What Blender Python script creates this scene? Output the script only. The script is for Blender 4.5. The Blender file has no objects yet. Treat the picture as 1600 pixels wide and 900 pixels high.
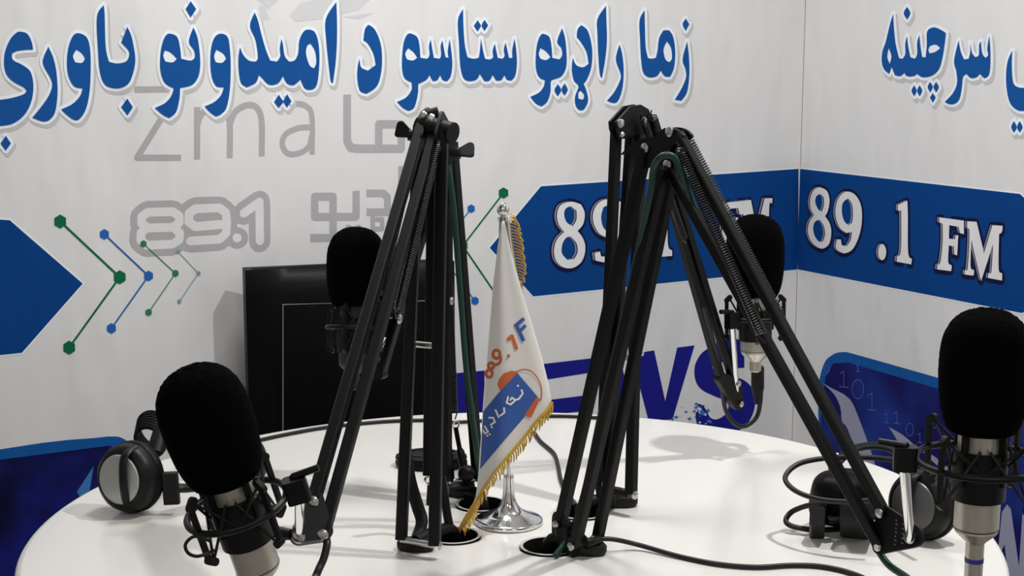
import bpy, bmesh, math, random
from mathutils import Vector, Matrix
from mathutils.geometry import tessellate_polygon, delaunay_2d_cdt
random.seed(7)
sc = bpy.context.scene
PI = math.pi
# ------------------------------------------------------------------ camera, world, exposure
FPX = 2450.0
TH = math.radians(9.59)
CAMZ = 1.429
TZ = 0.75                      # table top
cd = bpy.data.cameras.new('camera'); cam = bpy.data.objects.new('camera', cd)
sc.collection.objects.link(cam)
cam.location = (0, 0, CAMZ); cam.rotation_euler = (PI/2 - TH, 0, 0)
cd.sensor_width = 36; cd.lens = 36*FPX/1600; cd.clip_start = .02
sc.camera = cam
w = bpy.data.worlds.new('world'); sc.world = w; w.use_nodes = True
w.node_tree.nodes['Background'].inputs[0].default_value = (.9, .95, 1, 1)
w.node_tree.nodes['Background'].inputs[1].default_value = .25
sc.view_settings.view_transform = 'Standard'
try: sc.view_settings.look = 'None'
except Exception: pass
sc.view_settings.gamma = 1; sc.view_settings.use_curve_mapping = False
sc.view_settings.exposure = -0.03
# main ceiling lamp, then added unseen fill lamps: x, y, watts, diameter
LAMPS = [(.78, 2.04, 25, .06), (-.15, 2.62, 14.5, .4), (.75, -.2, 8, .5), (-.8, -.8, 10, .5)]
CEIL = 2.62

# ------------------------------------------------------------------ pixel helpers (photo is 1600x900)
CAM = Vector((0, 0, CAMZ)); FW = Vector((0, math.cos(TH), -math.sin(TH))); UP = Vector((0, math.sin(TH), math.cos(TH)))
def ray(x, y): return FW + Vector((1, 0, 0))*((x-800)/FPX) + UP*((450-y)/FPX)
def PD(x, y, d): return CAM + ray(x, y)*d
def PY(x, y, Y):
    r = ray(x, y); return CAM + r*(Y/r.y)
def PZ(x, y, z=TZ):
    r = ray(x, y); return CAM + r*((z-CAMZ)/r.z)
def PP(x, y, p, n):
    r = ray(x, y); return CAM + r*((p-CAM).dot(n)/r.dot(n))

# ------------------------------------------------------------------ materials
def mat(name, col, rough=.5, metal=0, spec=.5, bump=None, coat=0, sheen=0, vary=None):
    m = bpy.data.materials.new(name); m.use_nodes = True
    nt = m.node_tree; b = nt.nodes['Principled BSDF']
    b.inputs['Base Color'].default_value = (*col, 1); b.inputs['Roughness'].default_value = rough
    b.inputs['Metallic'].default_value = metal; b.inputs['Specular IOR Level'].default_value = spec
    b.inputs['Coat Weight'].default_value = coat; b.inputs['Sheen Weight'].default_value = sheen
    if vary:
        n = nt.nodes.new('ShaderNodeTexNoise'); g = nt.nodes.new('ShaderNodeNewGeometry')
        nt.links.new(g.outputs['Position'], n.inputs['Vector']); n.inputs['Scale'].default_value = vary[0]; n.inputs['Detail'].default_value = 4
        r = nt.nodes.new('ShaderNodeValToRGB'); r.color_ramp.elements[0].position = vary[2]; r.color_ramp.elements[1].position = vary[3]
        r.color_ramp.elements[0].color = (*col, 1); r.color_ramp.elements[1].color = (*vary[1], 1)
        nt.links.new(n.outputs['Fac'], r.inputs['Fac']); nt.links.new(r.outputs['Color'], b.inputs['Base Color'])
    if bump:
        g = nt.nodes.new('ShaderNodeNewGeometry'); prev = None
        for sc3, strength, dist, kind in bump:
            mp = nt.nodes.new('ShaderNodeMapping'); nt.links.new(g.outputs['Position'], mp.inputs['Vector']); mp.inputs['Scale'].default_value = sc3
            if kind == 'vor':
                n = nt.nodes.new('ShaderNodeTexVoronoi'); out = 'Distance'
            else:
                n = nt.nodes.new('ShaderNodeTexNoise'); n.inputs['Detail'].default_value = 3; out = 'Fac'
            n.inputs['Scale'].default_value = 1; nt.links.new(mp.outputs['Vector'], n.inputs['Vector'])
            bp = nt.nodes.new('ShaderNodeBump'); bp.inputs['Strength'].default_value = strength; bp.inputs['Distance'].default_value = dist
            nt.links.new(n.outputs[out], bp.inputs['Height'])
            if prev: nt.links.new(prev.outputs['Normal'], bp.inputs['Normal'])
            prev = bp
        nt.links.new(prev.outputs['Normal'], b.inputs['Normal'])
    return m
FAB = [((4.5, 4.5, 1.3), .6, .045, 'n'), ((14, 14, 9), .25, .004, 'n'), ((500, 500, 500), .12, .0005, 'n')]
def fab(name, col, vary=None): return mat(name, col, .78, spec=.10, bump=FAB, vary=vary)
M = dict(
    sheet=fab('banner_fabric', (.75, .75, .755)),
    white=fab('print_white', (.84, .89, .95)),
    shade=fab('print_pale_grey', (.56, .555, .55)),
    text=fab('print_headline_blue', (.008, .085, .32)),
    band=fab('print_band_blue', (.002, .052, .235)),
    navy=fab('print_navy', (.006, .010, .055)),
    num=fab('print_number_white', (.80, .80, .82)),
    numgrey=fab('print_number_grey', (.30, .31, .36)),
    mark=fab('print_watermark_grey', (.43, .425, .44)),
    mark2=fab('print_faint_grey', (.64, .64, .66)),
    green=fab('print_green', (.006, .14, .06)),
    blue=fab('print_dot_blue', (.02, .13, .44)),
    green2=fab('print_green_mid', (.03, .20, .11)),
    teal=fab('print_grey_teal', (.22, .34, .34)),
    news=fab('print_news_indigo', (.012, .014, .24)),
    cyan=fab('print_cyan', (.05, .20, .52)),
    trim=fab('print_trim_blue', (.008, .10, .36)),
    deep=fab('print_deep_blue', (.004, .005, .032), vary=(5, (.012, .018, .24), .42, .68)),
    deep2=fab('print_deep_indigo', (.010, .009, .11), vary=(4, (.015, .05, .30), .48, .72)),
    lilac=fab('print_grey_lilac', (.32, .33, .45)),
    bits=fab('print_bits', (.10, .14, .50)),
    table=mat('table_gloss_white', (.735, .722, .69), .22, spec=.5, coat=.15),
    darkbase=mat('table_base_dark', (.03, .028, .026), .5),
    dsilver=mat('cup_dark_grey', (.10, .10, .10), .4, .3),
    tbase=mat('table_base_white', (.70, .69, .66), .4),
    hole=mat('grommet_grey', (.55, .54, .52), .35),
    black=mat('arm_black_paint', (.0025, .0025, .003), .42, spec=.2),
    plate=mat('plate_black_paint', (.003, .003, .0035), .48, spec=.22),
    plastic=mat('black_plastic', (.003, .003, .0035), .42, spec=.25),
    rubber=mat('black_rubber', (.005, .005, .005), .55, spec=.3),
    foam=mat('foam_black', (.0012, .0012, .0016), .95, spec=.03, bump=[((420, 420, 420), .9, .002, 'n'), ((150, 150, 150), .5, .002, 'n')]),
    chrome=mat('chrome', (.78, .78, .78), .10, 1),
    steel=mat('steel', (.55, .55, .53), .28, 1),
    spring=mat('spring_dark_steel', (.06, .06, .06), .3, 1),
    nickel=mat('satin_champagne_nickel', (.55, .52, .45), .33, .85),
    seam_or_shade=mat('black_seam_or_shaded_body', (.02, .02, .02), .5),
    ring=mat('ring_blue', (.03, .03, .25), .4),
    cable=mat('black_cable', (.006, .006, .006), .42, spec=.35),
    greencable=mat('green_cable', (.006, .040, .028), .42, spec=.35),
    leather=mat('black_leather', (.0014, .0014, .0022), .45, spec=.14, bump=[((160, 160, 160), .15, .0008, 'vor'), ((9, 9, 6), .25, .006, 'n')]),
    stitch=mat('grey_stitch', (.16, .16, .165), .6),
    cloth=mat('white_satin', (.74, .72, .68), .45, sheen=.3, bump=[((6, 6, 3), .12, .01, 'n')]),
    fblue=mat('flag_blue', (.03, .10, .38), .5), forange=mat('flag_orange', (.60, .12, .03), .5), fwhite=mat('flag_white', (.85, .85, .85), .5),
    gold=mat('gold_fringe', (.66, .42, .06), .38, .3),
    silver=mat('cup_silver', (.42, .42, .40), .38, .4),
    wall=mat('painted_wall', (.72, .71, .69), .8), ceil=mat('ceiling_white', (.80, .80, .79), .85),
    floor=mat('floor_grey', (.22, .21, .20), .5, vary=(3, (.27, .26, .25), .4, .6)),
)
em = bpy.data.materials.new('lamp_diffuser'); em.use_nodes = True
em.node_tree.nodes['Principled BSDF'].inputs['Emission Color'].default_value = (1, .97, .92, 1)
em.node_tree.nodes['Principled BSDF'].inputs['Emission Strength'].default_value = 6

# ------------------------------------------------------------------ object helpers
C = sc.collection
def thing(name, label, cat, loc, group=None):
    o = bpy.data.objects.new(name, None); C.objects.link(o); o.location = loc; o.empty_display_size = .05
    o['label'] = label; o['category'] = cat
    if group: o['group'] = group
    return o
def wloc(o):
    v = Vector(o.location)
    while o.parent: o = o.parent; v += Vector(o.location)
    return v
def link(name, me, mats, parent=None, label=None):
    o = bpy.data.objects.new(name, me); C.objects.link(o)
    for m in (mats if isinstance(mats, (list, tuple)) else [mats]): me.materials.append(m)
    if parent:
        me.transform(Matrix.Translation(-wloc(parent))); o.parent = parent
    if label: o['label'] = label
    return o
def tag(o, label, cat, group=None):
    o['label'] = label; o['category'] = cat
    if group: o['group'] = group
    return o

def frame(d):
    d = d.normalized(); a = Vector((0, 0, 1)) if abs(d.z) < .9 else Vector((0, 1, 0))
    x = a.cross(d).normalized(); return x, d.cross(x).normalized(), d
def smooth(pts, n=6, closed=False):
    pts = [Vector(p) for p in pts]; out = []; L = len(pts)
    rng = range(L if closed else L-1)
    for i in rng:
        g = lambda k: pts[k % L] if closed else pts[max(0, min(L-1, k))]
        p0, p1, p2, p3 = g(i-1), g(i), g(i+1), g(i+2)
        for k in range(n):
            t = k/n
            out.append(.5*((2*p1)+(p2-p0)*t+(2*p0-5*p1+4*p2-p3)*t*t+(3*p1-p0-3*p2+p3)*t**3))
    if not closed: out.append(pts[-1])
    return out
class MB:
    def __init__(s): s.bm = bmesh.new(); s.mi = 0
    def face(s, vs):
        try:
            f = s.bm.faces.new(vs); f.material_index = s.mi; return f
        except ValueError: return None
    def bar(s, a, b, w, h, up=None, bev=0):
        """square-section bar from a to b; up = direction of the h side"""
        d = (b-a).normalized(); u = (up - d*up.dot(d)).normalized() if up is not None else frame(d)[1]
        x = u.cross(d).normalized(); bev = bev or min(w, h)*.14
        prof = []
        for sx, sy in ((1, 1), (-1, 1), (-1, -1), (1, -1)):
            p = [(sx*(w/2-bev), sy*h/2), (sx*w/2, sy*(h/2-bev))]
            if sx*sy > 0: p = p[::-1]
            prof += p
        rings = [[s.bm.verts.new(q + x*px + u*py) for px, py in prof] for q in (a, b)]
        n = len(prof)
        for i in range(n): s.face([rings[0][i], rings[0][(i+1) % n], rings[1][(i+1) % n], rings[1][i]])
        s.face(rings[0][::-1]); s.face(rings[1])
        return s
    def tube(s, pts, r, n=10, sm=0, closed=False, flat=None):
        if sm: pts = smooth(pts, sm, closed)
        pts = [Vector(p) for p in pts]; L = len(pts); rings = []; x = None
        for i, p in enumerate(pts):
            if closed: d = pts[(i+1) % L]-pts[i-1]
            else: d = pts[min(i+1, L-1)]-pts[max(i-1, 0)]
            d.normalize()
            if x is None: x = frame(d)[0]
            x = (x - d*x.dot(d)).normalized(); y = d.cross(x)
            rr = r[min(i, len(r)-1)] if isinstance(r, (list, tuple)) else r
            rings.append([s.bm.verts.new(p + x*math.cos(2*PI*k/n)*rr + y*math.sin(2*PI*k/n)*rr*(flat or 1)) for k in range(n)])
        for i in range(L if closed else L-1):
            a, b = rings[i], rings[(i+1) % L]
            off = 0
            if closed and i == L-1:
                off = min(range(n), key=lambda k: (a[0].co-b[k].co).length)
            for k in range(n): s.face([a[k], a[(k+1) % n], b[(k+1+off) % n], b[(k+off) % n]])
        if not closed: s.face(rings[0][::-1]); s.face(rings[-1])
        return s
    def lathe(s, o, ax, prof, n=32, sx=1, sy=1, caps=True):
        """prof: (dist along axis, radius)"""
        x, y, d = frame(ax); rings = []
        for t, r in prof:
            if r < 1e-6: rings.append([s.bm.verts.new(o+d*t)])
            else: rings.append([s.bm.verts.new(o+d*t+x*math.cos(2*PI*k/n)*r*sx+y*math.sin(2*PI*k/n)*r*sy) for k in range(n)])
        for a, b in zip(rings, rings[1:]):
            for k in range(n):
                v = [a[k % len(a)], a[(k+1) % len(a)], b[(k+1) % len(b)], b[k % len(b)]]
                u = []
                for q in v:
                    if q not in u: u.append(q)
                if len(u) > 2: s.face(u)
        if caps and len(rings[0]) > 1: s.face(rings[0][::-1])
        if caps and len(rings[-1]) > 1: s.face(rings[-1])
        return s
    def torus(s, c, ax, R, r, n=48, m=10, a0=0, a1=2*PI, sx=1, sy=1):
        x, y, d = frame(ax); full = abs(a1-a0-2*PI) < 1e-6
        pts = [c+x*math.cos(a0+(a1-a0)*k/n)*R*sx+y*math.sin(a0+(a1-a0)*k/n)*R*sy for k in range(n if full else n+1)]
        return s.tube(pts, r, m, closed=full)
    def prism(s, poly, nrm, t):
        """extrude closed polygon (3-D points) symmetrically by t along nrm"""
        nrm = nrm.normalized(); A = [s.bm.verts.new(p-nrm*t/2) for p in poly]; B = [s.bm.verts.new(p+nrm*t/2) for p in poly]
        n = len(poly)
        for tri in tessellate_polygon([[p for p in poly]]):
            s.face([A[i] for i in tri]); s.face([B[i] for i in tri[::-1]])
        for i in range(n): s.face([A[i], A[(i+1) % n], B[(i+1) % n], B[i]])
        return s
    def hull(s, cs, r, nrm, t):
        """plate: rounded convex hull of circles about the points cs, in the plane of nrm"""
        x, y, d = frame(nrm); o = cs[0]; P = []
        rs = r if isinstance(r, (list, tuple)) else [r]*len(cs)
        for c, rr in zip(cs, rs):
            u, v = (c-o).dot(x), (c-o).dot(y)
            P += [(u+rr*math.cos(k*PI/8), v+rr*math.sin(k*PI/8)) for k in range(16)]
        P = sorted(set((round(a, 6), round(b, 6)) for a, b in P))
        def half(Q):
            H = []
            for p in Q:
                while len(H) > 1 and (H[-1][0]-H[-2][0])*(p[1]-H[-2][1])-(H[-1][1]-H[-2][1])*(p[0]-H[-2][0]) <= 0: H.pop()
                H.append(p)
            return H
        H = half(P)[:-1]+half(P[::-1])[:-1]
        return s.prism([o+x*a+y*b for a, b in H], nrm, t)
    def spring(s, a, b, R, r, turns, n=9, m=5):
        x, y, d = frame(b-a); L = (b-a).length; N = int(turns*n)
        pts = [a] + [a+d*(L*(.04+.92*k/N))+x*math.cos(2*PI*k/n)*R+y*math.sin(2*PI*k/n)*R for k in range(N+1)] + [b]
        return s.tube(pts, r, m)
    def ball(s, c, r, n=14):
        return s.lathe(c, Vector((0, 0, 1)), [(-r*math.cos(PI*k/n), r*math.sin(PI*k/n)) for k in range(n+1)], n*2)
    def box(s, c, sx, sy, sz, rz=0, bev=.004):
        R = Matrix.Rotation(rz, 3, 'Z'); x, y = R @ Vector((1, 0, 0)), R @ Vector((0, 1, 0))
        return s.bar(c-Vector((0, 0, sz/2)), c+Vector((0, 0, sz/2)), sx, sy, up=y, bev=bev)
    def mesh(s, name, angle=38):
        bmesh.ops.recalc_face_normals(s.bm, faces=s.bm.faces[:])
        me = bpy.data.meshes.new(name); s.bm.to_mesh(me); s.bm.free()
        for p in me.polygons: p.use_smooth = True
        me.set_sharp_from_angle(angle=math.radians(angle)); return me
    def obj(s, name, mats, parent=None, label=None, angle=38): return link(name, s.mesh(name, angle), mats, parent, label)

# ------------------------------------------------------------------ the room
YAW = math.radians(58.3)
CORNER = PD(1246.5, 421, 3.92)
CORNER = Vector((CORNER.x, CORNER.y, 0))
WA = Vector((-math.sin(YAW), -math.cos(YAW), 0))         # along the left (back) wall, away from the corner
WB = Vector((math.cos(YAW), -math.sin(YAW), 0))          # along the right wall, away from the corner
NA, NB = WB.copy(), WA.copy()                            # inward normals of back and right wall
def slab(name, p, q, nrm, z0, z1, m, t=.08):
    """wall slab between plan points p and q whose room face is the line p-q"""
    mb = MB(); o = -nrm*t
    A = [mb.bm.verts.new(Vector((v.x, v.y, z))) for v in (p, q, q+o, p+o) for z in (z0, z1)]
    for f in ((0, 2, 3, 1), (2, 4, 5, 3), (4, 6, 7, 5), (6, 0, 1, 7), (0, 6, 4, 2), (1, 3, 5, 7)): mb.face([A[i] for i in f])
    o = mb.obj(name, m); o['kind'] = 'structure'; return o
LA, LB = 4.9, 4.6
pA, pB = CORNER+WA*LA, CORNER+WB*LB
pF = CORNER+WA*LA+WB*LB
slab('wall_back', CORNER, pA, NA, 0, CEIL, M['wall'])
slab('wall_right', CORNER, pB, NB, 0, CEIL, M['wall'])
slab('wall_left', pA, pF, -NB, 0, CEIL, M['wall'])
slab('wall_front', pB, pF, -NA, 0, CEIL, M['wall'])
for nm, z, t, m in (('floor', 0, -.1, 'floor'), ('ceiling', CEIL, .1, 'ceil')):
    mb = MB(); mid = (CORNER+pF)/2
    pts = [Vector((v.x, v.y, z+t/2)) for v in (CORNER, pA, pF, pB)]
    mb.prism(pts, Vector((0, 0, 1)), abs(t)); o = mb.obj(nm, M[m]); o['kind'] = 'structure'
mb = MB()
mb.bar(CORNER+NA*.006+Vector((0, 0, .04)), CORNER+WA*LA+NA*.006+Vector((0, 0, .04)), .012, .08, up=Vector((0, 0, 1)))
o = mb.obj('baseboard_back', M['tbase']); o['kind'] = 'structure'
mb = MB()
mb.bar(CORNER+NB*.006+WB*.012+Vector((0, 0, .04)), CORNER+WB*LB+NB*.006+Vector((0, 0, .04)), .012, .08, up=Vector((0, 0, 1)))
o = mb.obj('baseboard_right', M['tbase']); o['kind'] = 'structure'

for i, (x, y, wt, dia) in enumerate(LAMPS):
    lab = ['round ceiling lamp directly above the right half of the white table', 'added round fill lamp above the chair, brightening the back wall', 'added round fill lamp behind and right of the viewer', 'added round fill lamp behind and left of the viewer'][i]
    t = thing('ceiling_or_fill_lamp', lab, 'lamp', (x, y, CEIL), 'round ceiling lamps')
    o = Vector((x, y, CEIL)); dn = Vector((0, 0, -1))
    MB().lathe(o, dn, [(0, dia*.66), (.008, dia*.66), (.014, dia*.60), (.014, dia*.52), (.004, dia*.5)], 40).obj('lamp_rim', M['tbase'], t)
    MB().lathe(o, dn, [(.005, dia*.5), (.007, dia*.49)], 40).obj('lamp_diffuser', em, t)
    L = bpy.data.lights.new('ceiling_or_fill_light', 'AREA'); L.shape = 'DISK'; L.size = dia; L.energy = wt; L.color = (1, .985, .965)
    lo = bpy.data.objects.new('ceiling_or_fill_light', L); C.objects.link(lo); lo.parent = t; lo.location = (0, 0, -.02)

# ------------------------------------------------------------------ printed banners
class Sheet:
    """flat printing on a wall: polygons are traced in photo pixels and laid on the wall plane in wall metres"""
    def __init__(s, d, nrm): s.d, s.n, s.o = d, nrm, CORNER+nrm*.012
    def uv(s, x, y):
        p = PP(x, y, s.o, s.n); return Vector(((p-s.o).dot(s.d), p.z))
    def p3(s, uv, layer): return s.o + s.d*uv[0] + Vector((0, 0, uv[1])) + s.n*(.0004*layer)
    def add(s, mb, polys, layer, mi):
        if not hasattr(mb, 'jobs'): mb.jobs = {}
        mb.jobs.setdefault((layer, mi), []).extend(polys)
    def fill(s, mb, loops, layer, mi):
        L = [[Vector((a[0], a[1], 0)) for a in l] for l in loops]; F = [v for l in L for v in l]
        s.add(mb, [[F[i] for i in t] for t in tessellate_polygon(L)], layer, mi)
    def ribbon(s, mb, pts, wd, layer, mi, closed=True):
        h = wd/2; L = len(pts); out = []
        for i in range(L if closed else L-1):
            a, b = pts[i], pts[(i+1) % L]; d = b-a
            if d.length < 1e-6: continue
            d = d.normalized(); q = Vector((-d.y, d.x))*h
            out.append([a-q, b-q, b+q, a+q])
        for i in range(L):
            if closed or 0 < i < L-1:
                u, v = pts[i]-pts[i-1], pts[(i+1) % L]-pts[i]
                if u.length < 1e-6 or v.length < 1e-6 or u.angle(v) < .12: continue
                c = pts[i]; out.append([c+Vector((math.cos(k*PI/6), math.sin(k*PI/6)))*h for k in range(12)])
        s.add(mb, out, layer, mi)
    def build(s, mb, name, mats, par):
        """every layer is merged into one flat sheet of triangles without overlaps"""
        for (layer, mi), polys in sorted(mb.jobs.items()):
            V_, F_ = [], []
            for p in polys:
                q = [Vector((a[0], a[1])) for a in p]
                ar = sum(q[i-1].x*q[i].y-q[i-1].y*q[i].x for i in range(len(q)))
                if abs(ar) < 1e-9: continue
                if ar < 0: q = q[::-1]
                F_.append(list(range(len(V_), len(V_)+len(q)))); V_ += q
            vo, eo, fo, ov, oe, of = delaunay_2d_cdt(V_, [], F_, 0, 1e-6)
            vs = [mb.bm.verts.new(s.p3(v, layer)) for v in vo]; mb.mi = mi
            def inside(c, k):
                q = [V_[i] for i in F_[k]]
                return all((q[i]-q[i-1]).cross(c-q[i-1]) >= -1e-9 for i in range(len(q)))
            for f, src in zip(fo, of):
                c = (vo[f[0]]+vo[f[1]]+vo[f[2]])/3
                if any(inside(c, k) for k in src): mb.face([vs[i] for i in f])
            for v in vs:
                if not v.link_faces: mb.bm.verts.remove(v)
        for f in mb.bm.faces:
            f.normal_update()
            if f.normal.dot(s.n) < 0: f.normal_flip()
        me = bpy.data.meshes.new(name); mb.bm.to_mesh(me); mb.bm.free()
        return link(name, me, mats, par)
def curve(pts, n=5, lim=58):
    """closed Catmull-Rom through pts that keeps sharp corners sharp"""
    P = [Vector((float(a), float(b))) for a, b in pts]; L = len(P); out = []
    corner = []
    for i in range(L):
        a, b = P[i]-P[i-1], P[(i+1) % L]-P[i]
        corner.append(a.length > 0 and b.length > 0 and a.angle(b) > math.radians(lim))
    for i in range(L):
        p1, p2 = P[i], P[(i+1) % L]; p0 = p1-(p2-p1)*.3 if corner[i] else P[i-1]; p3 = p2+(p2-p1)*.3 if corner[(i+1) % L] else P[(i+2) % L]
        for k in range(n):
            t = k/n
            out.append(.5*((2*p1)+(p2-p0)*t+(2*p0-5*p1+4*p2-p3)*t*t+(3*p1-p0-3*p2+p3)*t**3))
    return out
def ell(cx, cy, rx, ry, n=20): return [(cx+rx*math.cos(2*PI*k/n), cy+ry*math.sin(2*PI*k/n)) for k in range(n)]
Z = 560/1600
def crop(pts, ox, oy, z=Z): return [(ox+x*z, oy+y*z) for x, y in pts]
SA, SB = Sheet(WA, NA), Sheet(WB, NB)
def lay(S, pts): return [S.uv(x, y) for x, y in pts]

bannerA = thing('banner', 'large white printed fabric banner left of the corner, with blue headline and arrows', 'banner', CORNER+NA*.012)
bannerB = thing('banner', 'white printed fabric banner covering the wall right of the corner, with blue frequency strip', 'banner', CORNER+NB*.012)
def sheet(S, par, L):
    mb = MB(); n = 40
    for i in range(n):
        a, b = L*i/n, L*(i+1)/n
        mb.face([mb.bm.verts.new(S.p3(v, 0)) for v in ((a, .12), (b, .12), (b, CEIL-.05), (a, CEIL-.05))])
    o = mb.obj('fabric_sheet', M['sheet'], par)
    sm = o.modifiers.new('thickness', 'SOLIDIFY'); sm.thickness = .006; sm.offset = 0
    return o
# the sheet itself is a thin solid: printing lies .0004 m apart in front of it
for S in (SA, SB): S.o = S.o + S.n*.0034
def sheet_solid(S, par, L, a0=0):
    mb = MB()
    P = [S.p3(v, -.2) - S.n*.0016 for v in ((a0, .12), (L, .12), (L, CEIL-.05), (a0, CEIL-.05))]
    mb.prism(P, S.n, .0032); return mb.obj('fabric_sheet', M['sheet'], par)
sheet_solid(SA, bannerA, 4.6, .016); sheet_solid(SB, bannerB, 4.3, .016)

# ---- headline lettering (outer loop, holes) traced per letter group, in crop units
dia = lambda a, b, c, d: [a, b, c, d]
H1 = [
 [[(88,141),(120,150),(140,185),(147,222),(120,222),(75,228),(52,240),(58,268),(100,290),(135,320),(148,380),(140,450),(110,510),(60,550),(0,562),(-60,560),(-110,520),(-100,440),(-60,445),(0,445),(60,435),(105,420),(118,405),(105,390),(60,365),(30,335),(18,290),(22,230),(45,175),(70,148)]],
 [[(25,605),(48,640),(25,672),(2,640)]], [[(-25,605),(-2,640),(-25,672),(-48,640)]],
 [[(215,208),(238,260),(252,330),(256,420),(245,500),(220,535),(190,542),(143,525),(180,480),(215,430),(232,385),(225,350),(190,278)]],
 [[(350,148),(385,165),(400,210),(404,290),(400,400),(385,480),(360,525),(335,537),(300,515),(272,488),(320,465),(355,430),(368,395),(330,385),(305,340),(298,280),(305,210),(325,160)],[(340,222),(365,240),(378,262),(365,280),(335,278),(325,250)]],
 [[(462,22),(466,60),(468,140),(472,220),(485,275),(520,283),(560,275),(575,250),(572,225),(540,190),(567,120),(585,160),(598,220),(603,270),(595,320),(575,370),(540,392),(500,393),(465,375),(445,320),(437,230),(432,75)]],
 [[(567,440),(592,478),(568,515),(540,478)]],
 [[(758,150),(790,165),(803,215),(808,262),(850,270),(868,255),(865,225),(842,185),(862,122),(880,165),(890,230),(893,290),(885,340),(862,375),(830,388),(803,392),(800,440),(785,500),(755,527),(725,512),(690,482),(735,460),(762,430),(775,395),(735,370),(716,320),(714,260),(722,200),(738,160)],[(735,225),(760,235),(788,262),(770,278),(738,275),(728,250)]],
 [[(850,5),(875,40),(850,78),(828,40)]],
 [[(985,150),(1015,165),(1025,220),(1029,300),(1025,400),(1010,480),(985,510),(962,520),(935,500),(912,475),(955,455),(985,425),(998,390),(965,385),(945,345),(938,280),(942,210),(958,165)],[(965,222),(995,240),(1008,262),(990,280),(962,278),(955,250)]],
 [[(1135,55),(1150,90),(1165,150),(1185,220),(1205,270),(1235,275),(1250,250),(1248,215),(1255,172),(1262,200),(1270,250),(1290,275),(1315,268),(1330,235),(1335,180),(1355,140),(1380,132),(1405,145),(1420,190),(1425,260),(1420,340),(1410,385),(1390,400),(1360,395),(1340,355),(1310,380),(1280,372),(1262,340),(1240,372),(1200,378),(1170,350),(1155,335),(1140,370),(1100,390),(1075,370),(1065,320),(1063,260),(1070,210),(1085,245),(1110,270),(1140,275),(1150,255),(1140,180),(1115,115)],[(1385,195),(1405,230),(1410,280),(1400,305),(1380,290),(1365,240),(1370,205)]],
 [[(1243,422),(1265,455),(1243,482),(1222,455)]], [[(1280,420),(1300,452),(1280,480),(1262,452)]],
 [[(1500,8),(1503,80),(1503,180),(1497,280),(1485,370),(1475,360),(1465,280),(1455,180),(1453,85)]],
]
H2 = [
 [[(158,110),(185,130),(208,180),(218,240),(215,320),(195,385),(150,418),(120,405),(108,350),(110,295),(118,262),(125,300),(155,315),(190,290),(180,240),(155,195),(135,180),(142,130)]],
 [[(348,150),(375,165),(385,200),(390,258),(420,262),(430,245),(428,205),(436,175),(442,215),(450,258),(475,262),(482,245),(480,205),(488,180),(495,220),(502,255),(515,258),(512,225),(520,175),(528,230),(532,290),(525,340),(510,362),(490,358),(478,335),(465,358),(445,362),(430,335),(418,355),(395,368),(380,375),(378,420),(362,480),(335,495),(310,480),(285,455),(325,435),(350,400),(350,368),(320,350),(308,310),(308,250),(315,190),(330,155)],[(335,215),(360,235),(375,258),(355,270),(330,265),(322,240)]],
 [[(580,40),(582,120),(588,200),(600,255),(625,262),(650,258),(655,225),(660,172),(668,220),(678,262),(700,265),(715,255),(712,225),(722,195),(728,225),(735,258),(755,262),(765,250),(762,220),(770,190),(778,225),(785,258),(800,258),(800,220),(810,172),(818,230),(820,290),(812,340),(795,360),(775,355),(765,335),(750,358),(728,360),(712,335),(698,360),(675,362),(655,330),(640,355),(605,362),(580,345),(567,290),(562,200),(557,90)]],
 [[(645,90),(661,115),(645,140),(628,115)]], [[(676,88),(692,113),(676,138),(663,113)]],
 [[(938,150),(965,165),(975,210),(978,258),(1010,265),(1022,245),(1018,215),(1000,185),(1022,125),(1035,170),(1042,240),(1040,300),(1020,340),(985,355),(972,365),(970,410),(955,455),(930,475),(905,462),(880,432),(920,412),(940,385),(945,358),(920,345),(905,305),(905,240),(912,190),(925,158)],[(925,215),(950,230),(970,255),(950,268),(925,262),(918,240)]],
 [[(1003,375),(1018,402),(1003,430),(988,402)]], [[(1033,372),(1047,400),(1033,427),(1019,400)]],
 [[(1108,112),(1135,135),(1152,190),(1157,250),(1150,310),(1130,360),(1118,372),(1132,410),(1138,450),(1120,488),(1098,492),(1082,470),(1080,430),(1095,385),(1075,360),(1065,310),(1070,258),(1085,290),(1115,300),(1140,285),(1130,230),(1100,180),(1088,165),(1092,130)],[(1105,405),(1120,425),(1115,445),(1095,440),(1095,415)]],
 [[(1218,25),(1220,100),(1222,180),(1215,260),(1200,348),(1190,330),(1183,240),(1180,160),(1180,85)]],
 [[(1278,198),(1290,240),(1297,310),(1292,390),(1275,445),(1255,460),(1222,450),(1255,410),(1280,360),(1283,330),(1262,265)]],
 [[(1390,45),(1392,130),(1395,210),(1405,258),(1420,262),(1440,258),(1448,225),(1455,170),(1475,135),(1500,135),(1518,165),(1527,230),(1522,300),(1505,342),(1480,340),(1462,315),(1445,340),(1410,345),(1385,325),(1375,270),(1370,180),(1368,90)],[(1490,185),(1508,215),(1512,260),(1500,278),(1482,262),(1475,220)]],
 [[(1574,82),(1590,108),(1574,138),(1560,108)]],
 [[(1580,185),(1588,250),(1590,330),(1580,410),(1555,450),(1525,445),(1555,395),(1575,345),(1573,310),(1560,265)]],
]
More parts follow.
